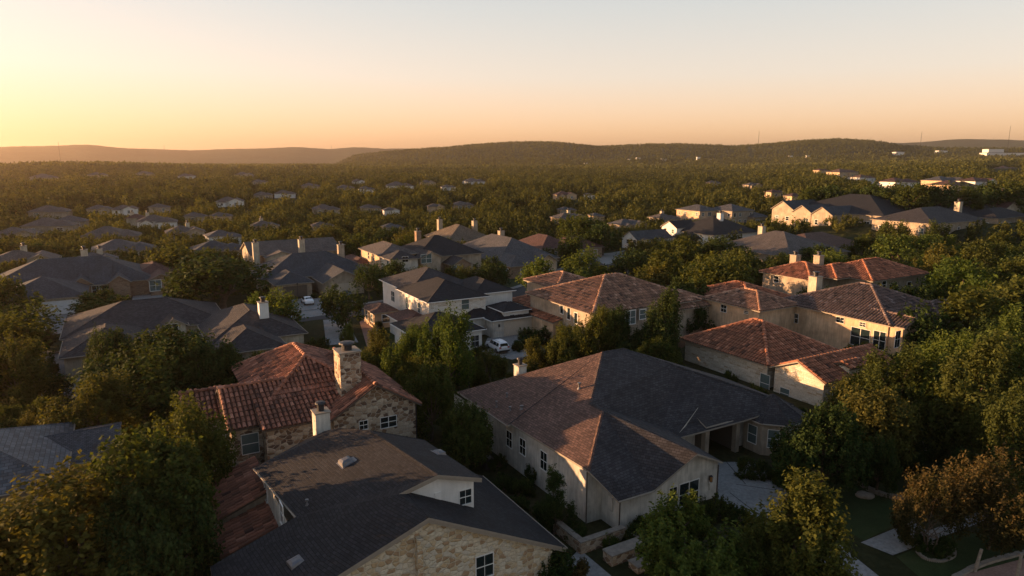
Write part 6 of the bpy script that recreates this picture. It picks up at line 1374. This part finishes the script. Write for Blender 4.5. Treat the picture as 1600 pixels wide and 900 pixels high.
border('curved border of pale stone blocks around the bed beyond the lawn', [gp(1412, 782), gp(1370, 772), gp(1345, 757), gp(1338, 742), gp(1352, 733), gp(1385, 728), gp(1420, 722), gp(1442, 712), gp(1440, 695), gp(1415, 680), gp(1385, 672)])
border('second pale stone border sweeping behind the bed to the right', [gp(1375, 673), gp(1420, 680), gp(1470, 672), gp(1520, 668)])
border('small round stone edging at the foot of the reddish-tipped tree', [gp(1432, 862), gp(1445, 874), gp(1470, 878), gp(1490, 870), gp(1488, 858), gp(1465, 850), gp(1440, 853), gp(1432, 862)], .22, .16)
border('pale kerb curving along the brick paving at the bottom right', [gp(1490, 905), gp(1530, 885), gp(1580, 870), gp(1640, 856)], .35, .2)
border('pale kerb around the drive island at the left', [gp(60, 556), gp(85, 553), gp(118, 545), gp(135, 535), gp(132, 528)], .4, .22)
def boulder(label, u, v, r_):
    p = at(u, v, 0); bm = bmesh.new(); bmesh.ops.create_icosphere(bm, subdivisions=3, radius=1)
    from mathutils import noise as mn
    for q in bm.verts: q.co *= 1 + .35 * mn.noise(q.co * 1.3 + Vector((p.x, p.y, 0))); q.co = Vector((q.co.x * r_, q.co.y * r_ * .7, q.co.z * r_ * .42))
    me = bpy.data.meshes.new('boulder'); bm.to_mesh(me); bm.free(); me.materials.append(M['rock']); me.polygons.foreach_set('use_smooth', [True] * len(me.polygons)); o = bpy.data.objects.new('boulder', me); COL.objects.link(o); o.location = (p.x, p.y, r_ * .15); tag(o, label, 'boulder')
boulder('flat pale boulder on the lawn inside the curve of the border', 1350, 776, .75)
boulder('flat stone at the edge of the side garden by the limestone house', 1330, 640, 1.4)
def post(label, u, v, h_, lean):
    p = at(u, v, 0); rt = empty('wooden_post', (p.x, p.y, 0), 0); tag(rt, label, 'post'); mb = MB(); mb.tube((0, 0, -.3), (lean, 0, h_), .12, .10, n=10); mb.build('shaft', 'greywood', rt)
post('leaning round wooden post at the bottom right, left one', 1522, 893, 1.7, .3); post('wooden post at the bottom right, nearest the edge', 1588, 905, 1.9, .1)
def fence(name, label, a, b, h_=1.8, mat='wood', cat='fence'):
    a = Vector((*gp(*a), 0)); b = Vector((*gp(*b), 0)); d_ = (b - a); ln = d_.length; rt = empty(name, a, math.atan2(d_.y, d_.x)); tag(rt, label, cat)
    mb = MB(); n = int(ln / .15)
    if mat == 'wood':
        for k in range(n): mb.box(k * .15 + .004, k * .15 + .146, -.012, .012 + .002 * (k % 2), 0, h_ + random.uniform(-.02, .02))
        mb.build('boards', mat, rt); mb = MB(); mb.box(0, ln, .02, .07, .4, .5); mb.box(0, ln, .02, .07, h_ - .35, h_ - .25); mb.build('rail', mat, rt)
        for k in range(int(ln / 2.4) + 1): mb = MB(); mb.box(k * 2.4 - .05, k * 2.4 + .05, .075, .17, -.3, h_ + .05); mb.build('post', mat, rt)
    else:
        mb.box(0, ln, -.2, .2, -.2, h_); mb.build('wall', mat, rt); mb = MB(); mb.box(0, ln, -.25, .25, h_ + .002, h_ + .1); mb.build('coping', 'rock', rt)
fence('wooden_fence', 'brown board fence left of the big tan tiled house', (1062, 545), (1118, 520))
fence('wooden_fence', 'short brown board fence right of the brown-tiled two-storey house', (1080, 520), (1128, 500))
fence('garden_wall', 'pale stone wall between the garage house and the brown-tiled house', (838, 505), (880, 530), 1.7, 'lime', 'wall')
fence('wooden_fence', 'wooden fence in the shade behind the ridge of the long dark-roofed house', (980, 560), (1055, 545))
# air conditioner by the pale wall
p = at(762, 722, .6); rt = empty('air_conditioner', (p.x, p.y, 0), TH); tag(rt, 'grey air conditioner unit on the ground beside the pale left wall', 'air conditioner')
mb = MB(); mb.box(-.45, .45, -.45, .45, .05, 1.0); mb.box(-.48, .48, -.48, .48, 1.0, 1.05); mb.build('housing', 'dmetal', rt); mb = MB(); mb.tube((0, 0, 1.052), (0, 0, 1.09), .36, n=20); mb.build('fan_grille', 'metal', rt)
# street lamps and clutter bins
for (u, v, lb) in ((466, 470, 'slim dark lamp post beside the pale car on the drive'),):
    p = at(u, v, 0); rt = empty('street_lamp', (p.x, p.y, 0), 0); tag(rt, lb, 'street lamp'); mb = MB(); mb.tube((0, 0, 0), (0, 0, 3.2), .05, .04, n=8); mb.build('pole', 'dmetal', rt); mb = MB(); mb.tube((0, 0, 3.2), (0, 0, 3.6), .1, .16, n=8); mb.tube((0, 0, 3.6), (0, 0, 3.75), .2, .03, n=8); mb.build('lantern', 'dmetal', rt)
# ------------------------------------------------------------------ the evening air
mb = MB(); mb.box(-9000, 9000, -400, 9500, -12, 165)
hz = mb.build('haze', [], None) if False else None
me = bpy.data.meshes.new('haze'); bm = bmesh.new(); bmesh.ops.create_cube(bm, size=1)
for q in bm.verts: q.co = Vector((q.co.x * 18400, q.co.y * 12000 + 5200, q.co.z * 250 + 105))
bm.to_mesh(me); bm.free(); hz = bpy.data.objects.new('haze', me); COL.objects.link(hz)
m = bpy.data.materials.new('evening_haze'); m.use_nodes = True; n = m.node_tree; n.nodes.clear(); out = n.nodes.new('ShaderNodeOutputMaterial'); vp = n.nodes.new('ShaderNodeVolumePrincipled')
vp.inputs['Density'].default_value = HAZE; vp.inputs['Color'].default_value = (0.92, 0.75, 0.60, 1); vp.inputs['Anisotropy'].default_value = 0.7
n.links.new(vp.outputs[0], out.inputs['Volume']); me.materials.append(m); tag(hz, 'thin warm evening haze over the valley', 'haze', kind='stuff')
sc.cycles.volume_bounces = 0; sc.cycles.transparent_max_bounces = 8; sc.cycles.max_bounces = 5; sc.cycles.diffuse_bounces = 3
try: m.cycles.homogeneous_volume = True
except Exception: pass
print('objects', len(bpy.data.objects))
